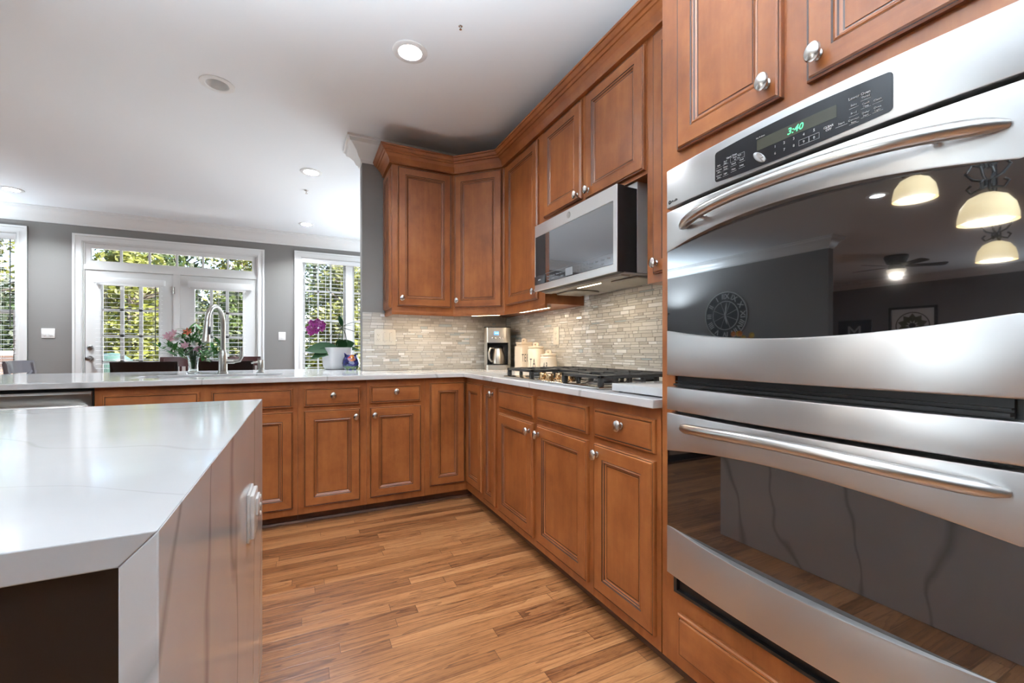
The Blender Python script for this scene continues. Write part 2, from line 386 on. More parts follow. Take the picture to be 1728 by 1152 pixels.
# right window: two units with thirds of glazing bars
b = B(); x0, x1, z0, z1 = OPEN[2]
b.plate([x0, x0+.02, .595, .692, x1-.02, x1], [z0, z0+.02, z1-.02, z1], lambda a, c: not ((x0+.02 < a < .595 or .692 < a < x1-.02) and z0+.02 < c < z1-.02), YF, YF+.14, 'y')
gs = []
for a, c in ((x0+.02, .595), (.692, x1-.02)):
    gs.append(sash(b, a, c, 1.50, z1-.02, .03, YF+.085, YF+.12, 3, 2)); gs.append(sash(b, a, c, z0+.02, 1.53, .03, YF+.05, YF+.085, 3, 2))
o = struct(b.build('window_2', white_p))
for g in gs: pane(o, g)
# transom over the double door
b = B(); x0, x1, z0, z1 = OPEN[1]
b.box((x0, YF, 0), (x0+.012, YF+.14, z1)); b.box((x1-.012, YF, 0), (x1, YF+.14, z1)); b.box((x0+.012, YF-.002, 2.05), (x1-.012, YF+.14, 2.11)); b.box((x0+.012, YF, z1-.012), (x1-.012, YF+.14, z1))
g = sash(b, x0+.012, x1-.012, 2.11, z1-.012, .052, YF+.02, YF+.06, 6, 1)
o = struct(b.build('window_3', white_p)); pane(o, g)
# the double door
def door(n, x0, x1, gx0, gx1):
    b = B(); y0, y1 = YF+.012, YF+.057
    b.plate([x0, gx0, gx1, x1], [.012, .28, 1.875, 2.046], lambda a, c: not (gx0 < a < gx1 and .28 < c < 1.875), y0, y1, 'y')
    for i in range(1, 3): q = gx0+(gx1-gx0)*i/3; b.box((q-.017, y0+.008, .28), (q+.017, y1-.008, 1.875))
    for i in range(1, 5): q = .28+1.595*i/5+.02; b.box((gx0, y0+.008, q-.012), (gx1, y1-.008, q+.012))
    b.plate([gx0-.02, gx0, gx1, gx1+.02], [.26, .28, 1.875, 1.895], lambda a, c: not (gx0 < a < gx1 and .28 < c < 1.875), y0-.006, y0, 'y')
    o = struct(b.build('door_%d' % n, white_p))
    B().box((gx0, y0+.02, .28), (gx1, y0+.026, 1.875)).build('pane', glass_w, o)
    return o
d1 = door(1, -2.318, -1.474, -2.165, -1.62); d2 = door(2, -1.404, -.562, -1.25, -.715)
struct(B().box((-1.473, YF+.004, 0), (-1.405, YF+.06, 2.05)).build('trim_5', white_p))
dk = pm('aged pewter', (.34, .33, .32), .28, 1)
B().lathe([(.030, 0), (.032, .006), (.012, .010), (.011, .035), (.022, .042), (.029, .056), (.027, .070), (.012, .078), (0, .079)], (-2.272, YF+.012, .982), (0, -1, 0), 20).build('door_knob', dk, d1)
B().lathe([(.030, 0), (.031, .010), (.024, .016), (.016, .018), (.014, .024), (0, .025)], (-2.272, YF+.012, 1.112), (0, -1, 0), 20).build('deadbolt', dk, d1)
for z in (1.845, 1.05, .28):
    B().box((-1.474, YF-.001, z-.045), (-1.455, YF+.013, z+.045)).lathe([(.006, -.045), (.006, .045)], (-1.4735, YF-.002, z), n=10).build('hinge', nickel, d1)

# ------------------------------------------------------------------ blinds
cordm = pm('dark blind wand', (.05, .05, .05), .5); cordw = pm('white blind cord', (.8, .8, .8), .6)
def blind(x0, x1, vx0, vx1, ztop, zbot, yc, vz, label, wand=None, cords=(), ret=.07):
    t = thing('window_blind', ((x0+x1)/2, yc, zbot), label, 'blind', 'white slatted blinds on the far wall')
    B().box((vx0, yc-.035, vz[0]), (vx1, yc-.028, vz[1]), bev=.002).box((vx0, yc-.028, vz[0]), (vx0+.007, yc-.028+ret, vz[1])).box((vx1-.007, yc-.028, vz[0]), (vx1, yc-.028+ret, vz[1])).build('valance', blind_m, t)
    b = B(); z = ztop-.03
    while z > zbot+.05:
        b.prism([(yc-.0235, z-.0036), (yc+.0235, z+.0004), (yc+.0235, z+.0036), (yc-.0235, z-.0004)], x0, x1, 'x'); z -= .053
    b.build('slats', blind_m, t, smooth=False)
    B().box((x0, yc-.024, zbot), (x1, yc+.024, zbot+.018), bev=.003).build('bottom_rail', blind_m, t)
    b = B()
    for c in cords:
        for dy in (-.025, .025): b.tube([(c, yc+dy, zbot), (c, yc+dy, ztop)], .0011, 5)
    b.build('ladder_cord', cordw, t)
    if wand: B().tube([(wand[0], yc-.04, wand[1]), (wand[0], yc-.04, wand[2])], .0052, 8).build('tilt_wand', cordm, t)
    return t
blind(-2.205, -1.575, -2.225, -1.547, 1.90, .22, YF-.045, (1.888, 1.958), 'white slatted blind on the left door leaf, beside the door knobs', (-1.632, 1.87, 1.03), (-2.11, -1.89, -1.66))
blind(-1.285, -.675, -1.302, -.60, 1.90, .22, YF-.045, (1.888, 1.968), 'white slatted blind on the right door leaf, behind the kitchen faucet', None, (-1.2, -.98, -.76))
blind(-3.775, -2.90, -3.78, -2.895, 2.40, .58, YF+.02, (2.335, 2.40), 'white slatted blind in the window at the left edge', (-2.941, 2.33, 1.35), (-3.6, -3.02), .05)
blind(.012, 1.288, .004, 1.296, 2.40, .58, YF+.02, (2.335, 2.40), 'white slatted blind in the window behind the orchid', None, (.10, .32, .53, .78, 1.2), .05)

# ------------------------------------------------------------------ mosaic backsplash
TM = [pm('stone tile %d' % i, c, r) for i, (c, r) in enumerate([((.52, .49, .44), .38), ((.57, .54, .485), .34), ((.48, .45, .395), .42), ((.61, .585, .54), .3), ((.41, .375, .33), .35)])]
TM += [pm('pearl glass tile', (.78, .77, .75), .06), pm('clear glass tile', (.57, .56, .53), .05), pm('pale blue glass tile', (.46, .51, .525), .05)]
grout = pm('beige grout', (.34, .315, .28), .8)
def tiles(b, u0, u1, z0, z1, P):
    z = z0
    while z < z1-.004:
        h = R.choice([.0105, .0155, .0155, .023, .023]); h = min(h, z1-z)
        u = u0-R.random()*.05
        while u < u1:
            ln = R.uniform(.03, .115); a, c = max(u, u0), min(u+ln, u1); u += ln
            if c-a < .006: continue
            k = R.choices(range(8), (22, 22, 12, 18, 4, 9, 9, 3))[0]
            g = .0009; tz = R.uniform(-.0006, .0006); tu = R.uniform(-.0006, .0006); d = .0035+R.uniform(-.0006, .0006); e = .0007
            q = [(a+g, z+g), (c-g, z+g), (c-g, z+h-g), (a+g, z+h-g)]; r = [(a+g+e, z+g+e), (c-g-e, z+g+e), (c-g-e, z+h-g-e), (a+g+e, z+h-g-e)]
            dd = [d-tz-tu, d-tz+tu, d+tz+tu, d+tz-tu]
            b.add([P(x, y, .001) for x, y in q]+[P(x, y, dd[i]) for i, (x, y) in enumerate(r)], [(4, 5, 6, 7)]+[(i, (i+1) % 4, 4+(i+1) % 4, 4+i) for i in range(4)], k)
        z += h
b = B(); b.box((.431, YB-.004, .922), (XR-.001, YB-.0005, 1.385), 8)
tiles(b, .432, XR-.008, .9225, 1.385, lambda u, z, d: (u, YB-.0035-d, z))
struct(b.build('wall_tile_back', TM+[grout], smooth=False))
b = B(); b.box((XR-.004, 1.075, .922), (XR-.0005, YB-.004, 1.46), 8)
tiles(b, 1.076, YB-.009, .9225, 1.46, lambda u, z, d: (XR-.0035-d, YB+1.067-u, z))
struct(b.build('wall_tile_right', TM+[grout], smooth=False))

# ------------------------------------------------------------------ cabinets
WM = [wood_v, wood_h, glaze]
def rings(b, w, h, spec, rail_in=None):
    """nested rectangles (inset, depth, material); mitred corners"""
    vs = []; fs = []; ms = []
    for ins, d, m in spec: vs += [(ins, ins, d), (w-ins, ins, d), (w-ins, h-ins, d), (ins, h-ins, d)]
    for i in range(len(spec)-1):
        mt = spec[i+1][2]
        for k in range(4):
            fs.append((i*4+k, i*4+(k+1) % 4, i*4+4+(k+1) % 4, i*4+4+k)); ms.append(mt if mt == 2 else (1 if k % 2 == 0 else 0))
    e = (len(spec)-1)*4; fs.append((e, e+1, e+2, e+3)); ms.append(spec[-1][2] if spec[-1][2] != 9 else 1); fs.append((3, 2, 1, 0)); ms.append(0)
    b.add(vs, fs, ms)
def door_spec(s): return [(0, 0, 0), (0, .012, 0), (.003, .0165, 0), (.0062, .0155, 2), (.0095, .020, 0), (s, .020, 0), (s+.0032, .0168, 2), (s+.0075, .0185, 0), (s+.0105, .0168, 0), (s+.0135, .0135, 2), (s+.019, .0100, 0), (s+.0225, .0092, 2), (s+.0235, .0105, 0)]
drawer_spec = [(0, 0, 0), (0, .010, 0), (.004, .0145, 0), (.0095, .0150, 0), (.0125, .0135, 2), (.0150, .0195, 0), (.0175, .020, 9)]
PROFK = [(.0115, 0), (.0115, .003), (.0075, .006), (.007, .015), (.011, .018), (.0185, .021), (.020, .0245), (.0178, .029), (.0105, .0325), (0, .0335)]
def knob(par, M, u, v):
    c = M @ Vector((u, v, .020)); N = (M.to_3x3() @ Vector((0, 0, 1)))
    b = B(M @ Matrix.Translation((u, v, .020)) @ Matrix.Rotation(.6, 4, 'Z')); b.lathe(PROFK, (0, 0, 0), (0, 0, 1), 20, sx=1.12, sy=.9)
    return b.build('knob', nickel, par)
def front(par, M, u0, u1, v0, v1, kind='door', k=None, stile=.056):
    b = B(M @ Matrix.Translation((u0, v0, 0))); rings(b, u1-u0, v1-v0, drawer_spec if kind == 'drawer' else door_spec(stile))
    o = b.build(kind, WM, par, ang=20)
    if k: knob(o, M, *k)
    return o
FX, FY = 1.085, 2.96
MR = fr((FX, 0, 0), (0, -1, 0), (0, 0, 1)); MBk = fr((0, FY, 0), (1, 0, 0), (0, 0, 1))
def Rf(par, y0, y1, z0, z1, kind='door', k=None, M=MR, **kw):   # y0<y1 in world
    return front(par, M, -y1, -y0, z0, z1, kind, (-k[0], k[1]) if k else None, **kw)
BT, FB = .8905, .072
def base_right(y0, y1, label, grp='stained base cabinets'):
    t = thing('base_cabinet', (1.39, (y0+y1)/2, 0), label, 'cabinet', grp)
    B().box((FX, y0, FB), (XR-.002, y1, BT)).build('body', wood_v, t)
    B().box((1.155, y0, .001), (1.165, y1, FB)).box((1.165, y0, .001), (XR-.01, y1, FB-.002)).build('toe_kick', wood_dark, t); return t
def base_back(x0, x1, label, grp='stained base cabinets', y1=YB-.002, low=None):
    t = thing('base_cabinet', ((x0+x1)/2, 3.26, 0), label, 'cabinet', grp)
    if low: B().box((x0, FY, FB), (x1, FY+.02, BT)).box((x0, FY+.02, FB), (x1, y1, low)).build('body', wood_v, t)
    else: B().box((x0, FY, FB), (x1, y1, BT)).build('body', wood_v, t)
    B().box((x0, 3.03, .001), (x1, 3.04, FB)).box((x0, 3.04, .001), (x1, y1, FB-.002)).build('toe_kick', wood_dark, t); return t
ZD = (.116, .708); ZW = (.733, .850)
t = base_right(1.078, 1.4525, 'stained wood base cabinet with knobbed drawer over one door, beside the wall oven')
Rf(t, 1.098, 1.430, *ZW, 'drawer', (1.256, .806)); Rf(t, 1.098, 1.430, *ZD, 'door', (1.401, .668))
t = base_right(1.4535, 2.3995, 'wide stained wood base cabinet with two doors under the gas cooktop')
Rf(t, 1.478, 1.905, *ZW, 'drawer'); Rf(t, 1.948, 2.374, *ZW, 'drawer'); Rf(t, 1.478, 1.905, *ZD, 'door', (1.877, .664)); Rf(t, 1.948, 2.374, *ZD, 'door', (1.976, .664))
t = base_right(2.4005, 2.6395, 'narrow full-height pull-out base cabinet with its knob near the top')
Rf(t, 2.425, 2.612, .116, .852, 'door', (2.45, .812), stile=.05)
# corner cabinet with a folding pair of doors
t = thing('base_cabinet', (1.39, 3.26, 0), 'L-shaped corner base cabinet with inward folding doors and no knobs', 'cabinet', 'stained base cabinets')
poly = [(.7705, FY), (FX, FY), (FX, 2.6405), (XR-.002, 2.6405), (XR-.002, YB-.002), (.7705, YB-.002)]
B().prism(poly, FB, BT).build('body', wood_v, t)
poly = [(.7705, 3.03), (1.155, 3.03), (1.155, 2.6405), (XR-.01, 2.6405), (XR-.01, YB-.01), (.7705, YB-.01)]
B().prism(poly, .001, FB).build('toe_kick', wood_dark, t)
front(t, MBk, .806, 1.062, .135, .855, 'door'); Rf(t, 2.652, 2.936, .135, .855, 'door')
t = base_back(.3845, .7695, 'stained base cabinet with drawer and door, knob at upper left, next to the corner')
front(t, MBk, .404, .742, *ZW, 'drawer', (.571, .808)); front(t, MBk, .404, .742, *ZD, 'door', (.432, .658))
t = base_back(-.0195, .3835, 'stained base cabinet with drawer and door, its door knob at upper right')
front(t, MBk, .014, .344, *ZW, 'drawer', (.18, .800)); front(t, MBk, .014, .344, *ZD, 'door', (.316, .658))
t = base_back(-.964, -.0205, 'wide stained sink base cabinet with two plain false drawer fronts, under the faucet', low=.66)
front(t, MBk, -.93, -.515, *ZW, 'drawer'); front(t, MBk, -.46, -.046, *ZW, 'drawer'); front(t, MBk, -.93, -.515, *ZD, 'door', (-.54, .668)); front(t, MBk, -.46, -.046, *ZD, 'door', (-.43, .668))
t = base_back(-1.95, -1.575, 'stained end base cabinet left of the dishwasher')
front(t, MBk, -1.93, -1.60, *ZW, 'drawer', (-1.76, .80)); front(t, MBk, -1.93, -1.60, *ZD, 'door', (-1.63, .66))
t = thing('peninsula_panel', (-.76, 3.6, 0), 'stained wood back panel of the peninsula facing the breakfast room', 'panel')
B().box((-1.95, 3.575, .001), (.427, 3.60, BT)).build('panel', wood_v, t)
for x in (-1.9, -1.1, -.3, .38):
    B().prism([(3.60, BT-.001), (3.60, .60), (3.63, .60), (3.95, BT-.03), (3.95, BT-.001)], x-.02, x+.02, 'x').build('bracket', wood_v, t)
# shoe mouldings along the toe kicks
shoe = [(0, .001), (.016, .001), (.015, .010), (.010, .017), (0, .019)]
o = B().sweep([(-1.95, 3.03), (1.155, 3.03), (1.155, 1.078)], shoe).build('trim_6', wood_dark); struct(o)

# wall cabinets
UX, UY = 1.385, 3.265; UB, UT = 1.380, 2.475
MUR = fr((UX, 0, 0), (0, -1, 0), (0, 0, 1)); MUB = fr((0, UY, 0), (1, 0, 0), (0, 0, 1))
WG = 'stained wall cabinets'
def wallcab(poly, z0, z1, label, c):
    t = thing('wall_cabinet', (*c, z0), label, 'cabinet', WG); B().prism(poly, z0, z1).build('body', wood_v, t); return t
t = wallcab([(.605, UY), (1.0795, UY), (1.0795, YB-.009), (.605, YB-.009)], UB, UT, 'wall cabinet on the end of the run, beside bare grey wall', (.84, 3.42))
front(t, MUB, .645, 1.058, 1.416, 2.455, 'door', (.674, 1.472))
front(t, fr((.605, 0, 0), (0, -1, 0), (0, 0, 1)), -3.54, -3.285, 1.40, 2.44, 'end_panel', stile=.05).name = 'end_panel'
t = wallcab([(1.0805, UY), (UX, 2.9605), (XR-.009, 2.9605), (XR-.009, YB-.009), (1.0805, YB-.009)], UB, UT, 'diagonal corner wall cabinet with one door above the coffee maker', (1.45, 3.3))
L_ = math.hypot(UX-1.0805, UY-2.9605); Md = fr((1.0805, UY, 0), (UX-1.0805, 2.9605-UY, 0), (0, 0, 1))
front(t, Md, .018, L_-.018, 1.416, 2.455, 'door', (.045, 1.472))
t = wallcab([(UX, 2.3545), (XR-.009, 2.3545), (XR-.009, 2.9595), (UX, 2.9595)], UB, UT, 'tall single-door wall cabinet just left of the microwave', (1.53, 2.66))
Rf(t, 2.432, 2.905, 1.416, 2.450, 'door', (2.458, 1.468), M=MUR)
t = wallcab([(UX, 1.4595), (XR-.009, 1.4595), (XR-.009, 2.3535), (UX, 2.3535)], 1.872, UT, 'short two-door wall cabinet above the microwave', (1.53, 1.9))
Rf(t, 1.947, 2.362-.012, 1.913, 2.450, 'door', (1.975, 1.938), M=MUR); Rf(t, 1.467, 1.905, 1.890, 2.450, 'door', (1.872, 1.932), M=MUR)
t = wallcab([(UX, 1.075), (XR-.009, 1.075), (XR-.009, 1.4585), (UX, 1.4585)], UB, UT, 'narrow wall cabinet squeezed between the microwave and the oven tower', (1.53, 1.27))
Rf(t, 1.10, 1.412, 1.416, 2.450, 'door', (1.385, 1.458), M=MUR)
# crown along the wall cabinets
z = 2.468
cc = [(-.020, z), (.003, z), (.0045, z+.003), (.0045, z+.008), (.002, z+.010), (.007, z+.022), (.018, z+.042), (.034, z+.057), (.036, z+.060), (.033, z+.062), (.041, z+.064), (.047, z+.071), (.049, z+.074), (.046, z+.0755), (.055, z+.078), (.065, z+.088), (.069, z+.093), (.066, z+.095), (.074, z+.097), (.075, z+.107), (-.020, z+.107)]
t = thing('crown_moulding', (1.3, 2.5, z), 'stained wood crown moulding running along the tops of the wall cabinets', 'moulding')
B().sweep([(.5845, YB-.002), (.5845, UY-.021), (1.0805+.0, UY-.021), (UX-.021, 2.9605), (UX-.021, 1.076)], cc).build('crown', wood_h, t, ang=18)
t = thing('light_rail', (1.3, 2.6, UB-.03), 'thin stained light rail under the wall cabinets left of the microwave', 'moulding')
lr = [(-.016, UB-.028), (.001, UB-.028), (.004, UB-.012), (.001, UB), (-.016, UB)]
B().sweep([(.605, YB-.01), (.605, UY), (1.0805, UY), (UX, 2.9605), (UX, 2.3545)], lr).build('rail', wood_h, t)
# oven tower
t = thing('oven_cabinet', (1.39, .64, 0), 'tall stained cabinet tower holding the double wall oven', 'cabinet')
b = B(); b.plate([.20, .264, 1.018, 1.0735], [FB, .316, 1.662, 2.52], lambda a, c: not (.264 < a < 1.018 and .316 < c < 1.662), FX, XR-.002, 'x')
b.build('body', wood_v, t)
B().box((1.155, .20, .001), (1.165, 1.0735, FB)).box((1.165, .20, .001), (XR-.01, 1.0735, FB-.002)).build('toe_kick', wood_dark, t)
Rf(t, .669, .999, 1.716, 2.49, 'door', (.70, 1.763)); Rf(t, .279, .609, 1.716, 2.49, 'door', (.579, 1.763)); Rf(t, .279, .999, .117, .253, 'drawer')
struct(B().sweep([(1.155, 1.077), (1.155, .20)], shoe).build('trim_7', wood_dark))
# ------------------------------------------------------------------ worktop, sink, island
CT, CB = .9215, .8915
xs = [-1.95, -.893, -.12, .428, 1.045, 1.12, 1.60, XR-.005]; ys = [1.076, 1.47, 2.33, 2.92, 3.18, 3.50, YB-.005, 4.12]
def inc(x, y):
    if x > .428 and y > YB-.005: return False
    if y < 2.92 and x < 1.045: return False
    if -.893 < x < -.12 and 3.18 < y < 3.50: return False
    return True
t = thing('worktop', (0, 3, CB), 'L-shaped white quartz worktop with faint grey veins on the stained base cabinets', 'worktop')
B().plate(xs, ys, inc, CB, CT).build('slab', quartz_c, t, bev=.003)
sinkm = pm('satin steel sink', (.45, .45, .45), .3, 1)
t = thing('sink', (-.5, 3.34, .70), 'undermount steel sink set in the worktop below the faucet', 'sink')
b = B(); x0, x1, y0, y1 = -.905, -.108, 3.168, 3.512
b.plate([x0, x0+.014, x1-.014, x1], [y0, y0+.014, y1-.014, y1], lambda a, c: not (x0+.014 < a < x1-.014 and y0+.014 < c < y1-.014), .70, CB-.0005); b.box((x0, y0, .69), (x1, y1, .70))
b.build('basin', sinkm, t); B().lathe([(.055, 0), (.055, .004), (.04, .005), (.03, .002), (0, .002)], (-.5, 3.34, .70), n=20).build('drain', nickel, t)
# island with mitred waterfall end
IX, IY0, IY1, IZ = -.123, .520, 1.745, .914
t = thing('kitchen_island', (-1.3, 1.13, 0), 'island with white veined quartz top and waterfall end over a near-black base', 'island')
B().prism([(-2.6, IZ), (IX, IZ), (IX-.03, IZ-.03), (-2.6, IZ-.03)], IY0, IY1, 'y').build('top', quartz_i, t, bev=.0015)
B().prism([(IX, IZ), (IX, .001), (IX-.03, .001), (IX-.03, IZ-.03)], IY0, IY1, 'y').build('waterfall_end', quartz_s, t, bev=.0015)
b = B(); b.box((-2.35, IY0+.012, .10), (IX-.0305, IY1-.03, IZ-.0305)); b.box((-2.30, IY0+.07, .001), (IX-.05, IY1-.09, .10)); b.build('base', espresso, t)
for i in range(3):
    x1 = IX-.045-i*.735; b = B(fr((0, IY1-.03, 0), (-1, 0, 0), (0, 0, 1))); b.M = b.M @ Matrix.Translation((-x1, .14, 0)); rings(b, .72, .72, [(q[0], q[1], 0) for q in door_spec(.06)]); b.build('door', espresso, t)
# outlet with a plugged adapter on the waterfall end
t = thing('wall_outlet', (IX, 1.33, .60), 'white outlet with plugged-in cube adapter on the island waterfall end', 'outlet')
B().box((IX, 1.262, .600), (IX+.006, 1.372, .722), bev=.002).build('cover_plate', white_pl, t)
B().box((IX+.006, 1.268, .606), (IX+.016, 1.366, .717), bev=.003).build('plug_block', white_pl, t)
b = B(); b.box((IX+.016, 1.30, .655), (IX+.022, 1.36, .700), bev=.002)
for z in (.645, .668, .69): b.lathe([(.006, 0), (.006, .003), (.004, .004), (0, .004)], (IX+.0215, 1.35, z), (1, 0, 0), 10)
b.build('adapter', white_pl, t)

# ------------------------------------------------------------------ double wall oven
yc_, hw = .641, .378; Y0, Y1 = .259, 1.019
def bow(y): return 1.050-.024*(1-((y-yc_)/hw)**2)
def smooth(u): return u
def arc_t(y): return 1-((y-yc_)/hw)**2
t = thing('wall_oven', (1.2, .641, .318), 'stainless double wall oven with black arched glass doors in the cabinet tower', 'oven')
B().box((1.0845, Y0+.012, .322), (1.62, Y1-.012, 1.655)).build('body', black_m, t)
def band(zlo, zhi, mat, name, par, xb=1.084, y0=Y0, y1=Y1, n=36, off=0, mats=None):
    b = B(); vs = []; fs = []; ms = []
    rr = .005
    for i in range(n+1):
        y = y0+(y1-y0)*i/n; x = bow(y)-off; a, c = zlo(y), zhi(y)
        e = min(rr, (c-a)*.3)
        # front rounded slightly at the top and bottom edge
        vs += [(xb, y, a), (x+.004, y, a), (x+.001, y, a+.0012), (x, y, a+.004), (x, y, c-.004), (x+.001, y, c-.0012), (x+.004, y, c), (xb, y, c)]
    for i in range(n):
        for k in range(7): fs.append((i*8+k, i*8+k+1, i*8+8+k+1, i*8+8+k)); ms.append(0 if k == 3 else 1)
    fs.append(tuple(range(8))); fs.append(tuple(reversed(range(n*8, n*8+8)))); ms += [1, 1]
    b.add(vs, fs, ms); return b.build(name, [mat, steel_e], par, ang=38)
K = lambda v: (lambda y: v)
pc = band(K(1.536), K(1.657), steel_b, 'control_panel', t)
for nm, z0, z1, gb, gt in (('upper', 1.006, 1.526, lambda y: 1.149-.034*arc_t(y), lambda y: 1.396+.046*arc_t(y)), ('lower', .378, .888, lambda y: .530-.018*arc_t(y), lambda y: .765+.036*arc_t(y))):
    d = B().box((1.0505, Y0+.001, z0+.06), (1.078, Y1-.001, z1-.03)).build('oven_door', oven_glass, t)
    if nm == 'upper': updoor = d
    band(K(z0), gb, steel_b, 'lower_steel_band', d); band(gt, K(z1), steel_b, 'upper_steel_band', d)
    zb = 1.459 if nm == 'upper' else .850
    pts = []; rad = []
    for i in range(41):
        s_ = -1+2*i/40; y = .615+.338*s_; lift = (1-abs(s_)**3.2)
        x = (bow(y)-.004)*(1-lift)+.968*lift if False else bow(y)-.002-.052*(1-abs(s_)**4)
        pts.append((x, y, zb+.020*(1-s_*s_))); rad.append(.0065+.0085*min(1, (1-abs(s_))*9)**.5)
    b = B(); b.tube(pts, rad, 16, up=(0, 0, 1))
    for y in (.615-.25, .615+.25): b.tube([(bow(y)+.002, y, zb+.009), (bow(y)-.045, y, zb+.009)], .007, 10)
    b.build('handle', steel_h, d)
band(K(.897), K(.970), steel_b, 'trim_strip', t)
b = B(); b.box((1.075, Y0+.02, .970), (1.0845, Y1-.02, 1.006)); b.box((1.056, Y0+.02, .975), (1.075, Y1-.02, .981))
b.box((1.062, Y0+.02, .986), (1.075, Y1-.02, .989))
b.build('vent', black_p, t)
b = B(); b.plate([Y0+.012, Y0+.024, Y1-.024, Y1-.012], [.319, .328, .377, .3775], lambda a, c: not (Y0+.024 < a < Y1-.024 and .328 < c < .377), 1.066, 1.0845, 'x')
b.box((1.080, Y0+.024, .328), (1.0845, Y1-.024, .377)); b.build('bottom_trim', black_p, t)
# control glass, display, lettering
def pan(u, v, off=0):   # u = world y, v = z
    return Vector((bow(u)-off, u, v))
b = B(); PA, PC = .427, .826; vs = []; fs = []; r = .008
ysm = [PA+r*(1-math.cos(PI/2*i/6)) for i in range(7)]+[PA+r+(PC-PA-2*r)*i/24 for i in range(1, 24)]+[PC-r*(1-math.cos(PI/2*i/6)) for i in range(6, -1, -1)]
for y in ysm:
    e = min(y-PA, PC-y); k = r-math.sqrt(max(0, r*r-(r-e)**2)) if e < r else 0
    q = 1-((y-yc_)/.21)**2; vs += [pan(y, 1.552-.009*q+k, .0012), pan(y, 1.630+.006*q-k, .0012)]
for i in range(len(ysm)-1): fs.append((2*i, 2*i+1, 2*i+3, 2*i+2))
b.add(vs, fs); panel = b.build('control_glass', pm('matt black control glass', (.010, .010, .012), .12), pc)
b = B(); vs = []; fs = []
for i in range(9): y = .522+.178*i/8; vs += [pan(y, 1.584, .0016), pan(y, 1.611, .0016)]
for i in range(8): fs.append((2*i, 2*i+1, 2*i+3, 2*i+2))
b.add(vs, fs).build('display', pm('dim display window', (.045, .043, .03), .15), pc)
def PT(y, z, off=.0022):
    sl = .048*(y-yc_)/hw/hw     # slope dx/dy of the bowed front
    return fr((bow(y)-off, y, z), (-sl, -1, 0), (0, 0, 1))
green = pm('green clock digits', (.02, .2, .08), .4, emit=(.12, .85, .35), es=.9)
B().text('3:40', PT(.607, 1.5965), .021, shear=.2, bold=.0002).build('clock_digits', green, pc, smooth=False)
ink = pm('white panel lettering', (.62, .62, .62), .5)
b = B()
for i, ch in enumerate('12345'): b.text(ch, PT(.653-.0218*i, 1.5755), .0085)
for i, ch in enumerate('67890'): b.text(ch, PT(.653-.0218*i, 1.5592), .0085)
def ubar(y0, y1, z, h=.0007): b.add([pan(y0, z, .0018), pan(y1, z, .0018), pan(y1, z+h, .0018), pan(y0, z+h, .0018)], [(0, 1, 2, 3)])
def ubox(y0, y1, z0, z1, h=.0006): ubar(y0, y1, z0, h); ubar(y0, y1, z1, h); b.add([pan(y0, z0, .0018), pan(y0+h, z0, .0018), pan(y0+h, z1, .0018), pan(y0, z1, .0018)], [(0, 1, 2, 3)]); b.add([pan(y1-h, z0, .0018), pan(y1, z0, .0018), pan(y1, z1+h, .0018), pan(y1-h, z1+h, .0018)], [(0, 1, 2, 3)])
ubox(.577, .5985, 1.5535, 1.566); ubox(.5555, .5765, 1.5535, 1.566)
b.build('number_pad', ink, pc, smooth=False); b = B()
b.text('No Preheat', PT(.690, 1.6155), .0048)
b.build('preheat_mark', ink, pc, smooth=False); b = B()
b.text('CLEAR', PT(.537, 1.570), .0066, bold=.0002).text('OFF', PT(.537, 1.5635), .0066, bold=.0002)
b.text('Start', PT(.513, 1.566), .0062); ubar(.502, .524, 1.5605)
b.build('start_keys', ink, pc, smooth=False); b = B()
b.text('Lower Oven', PT(.481, 1.6085), .0074, bold=.0001)
for y, z, s1, s2 in ((.4905, 1.594, 'Bake', ''), (.4905, 1.5775, 'Broil', ''), (.4905, 1.5615, 'Convect', 'Bake'), (.470, 1.601, 'Timed', ''), (.470, 1.5845, 'Cook', 'Time'), (.470, 1.566, 'Delay', 'Start'), (.4505, 1.585, 'Clean', ''), (.4505, 1.567, 'Oven', 'Light')):
    b.text(s1, PT(y, z+(.0028 if s2 else 0)), .0056)
    if s2: b.text(s2, PT(y, z-.003), .0048)
    ubar(y-.0085, y+.0085, z-.0062)
b.build('right_legend', ink, pc, smooth=False); b = B()
b.text('Upper Oven', PT(.772, 1.6015), .0062, bold=.0001)
for y, z, s1, s2 in ((.812, 1.592, 'Bake', ''), (.812, 1.577, 'Convect', 'Bake'), (.812, 1.562, 'Convect', 'Roast'), (.791, 1.5925, 'Broil', 'Hi/Lo'), (.791, 1.5775, 'Warm', 'Proof'), (.791, 1.5625, 'Light', ''), (.766, 1.579, 'Timed', ''), (.766, 1.5645, 'Clean', ''), (.742, 1.580, 'Cook', ''), (.742, 1.5655, 'Delay', '')):
    b.text(s1, PT(y, z+(.0026 if s2 else 0)), .0052)
    if s2: b.text(s2, PT(y, z-.0028), .0045)
    ubar(y-.009, y+.009, z-.0058)
ubox(.734, .776, 1.5845, 1.5975); b.text('Probe  Temp', PT(.755, 1.594), .0045).text('Set  Time', PT(.755, 1.5885), .0045)
b.build('left_legend', ink, pc, smooth=False)
B(PT(.693, 1.566, .0015)).lathe([(.021, 0), (.021, .0015), (.018, .003), (0, .003)], n=28, sx=.42, sy=1).build('light_button', pm('silver button', (.5, .5, .5), .3, .6), pc)
B(PT(.691, 1.5695, .0046)).lathe([(.011, 0), (.010, .001), (0, .001)], n=24, sx=.42, sy=1).build('sensor_window', pm('bright silver', (.85, .85, .85), .15, .9), pc)
badge = pm('dark badge ink', (.03, .03, .03), .4)
b = B(); M_ = PT(1.0055, 1.5525, .0006)
b.M = M_; b.lathe([(.0062, 0), (.0062, .0006), (.0050, .0006), (.0050, 0)], n=24, cap=False); b.lathe([(.0046, 0), (.0046, .0004), (0, .0004)], n=24); b.M = Matrix()
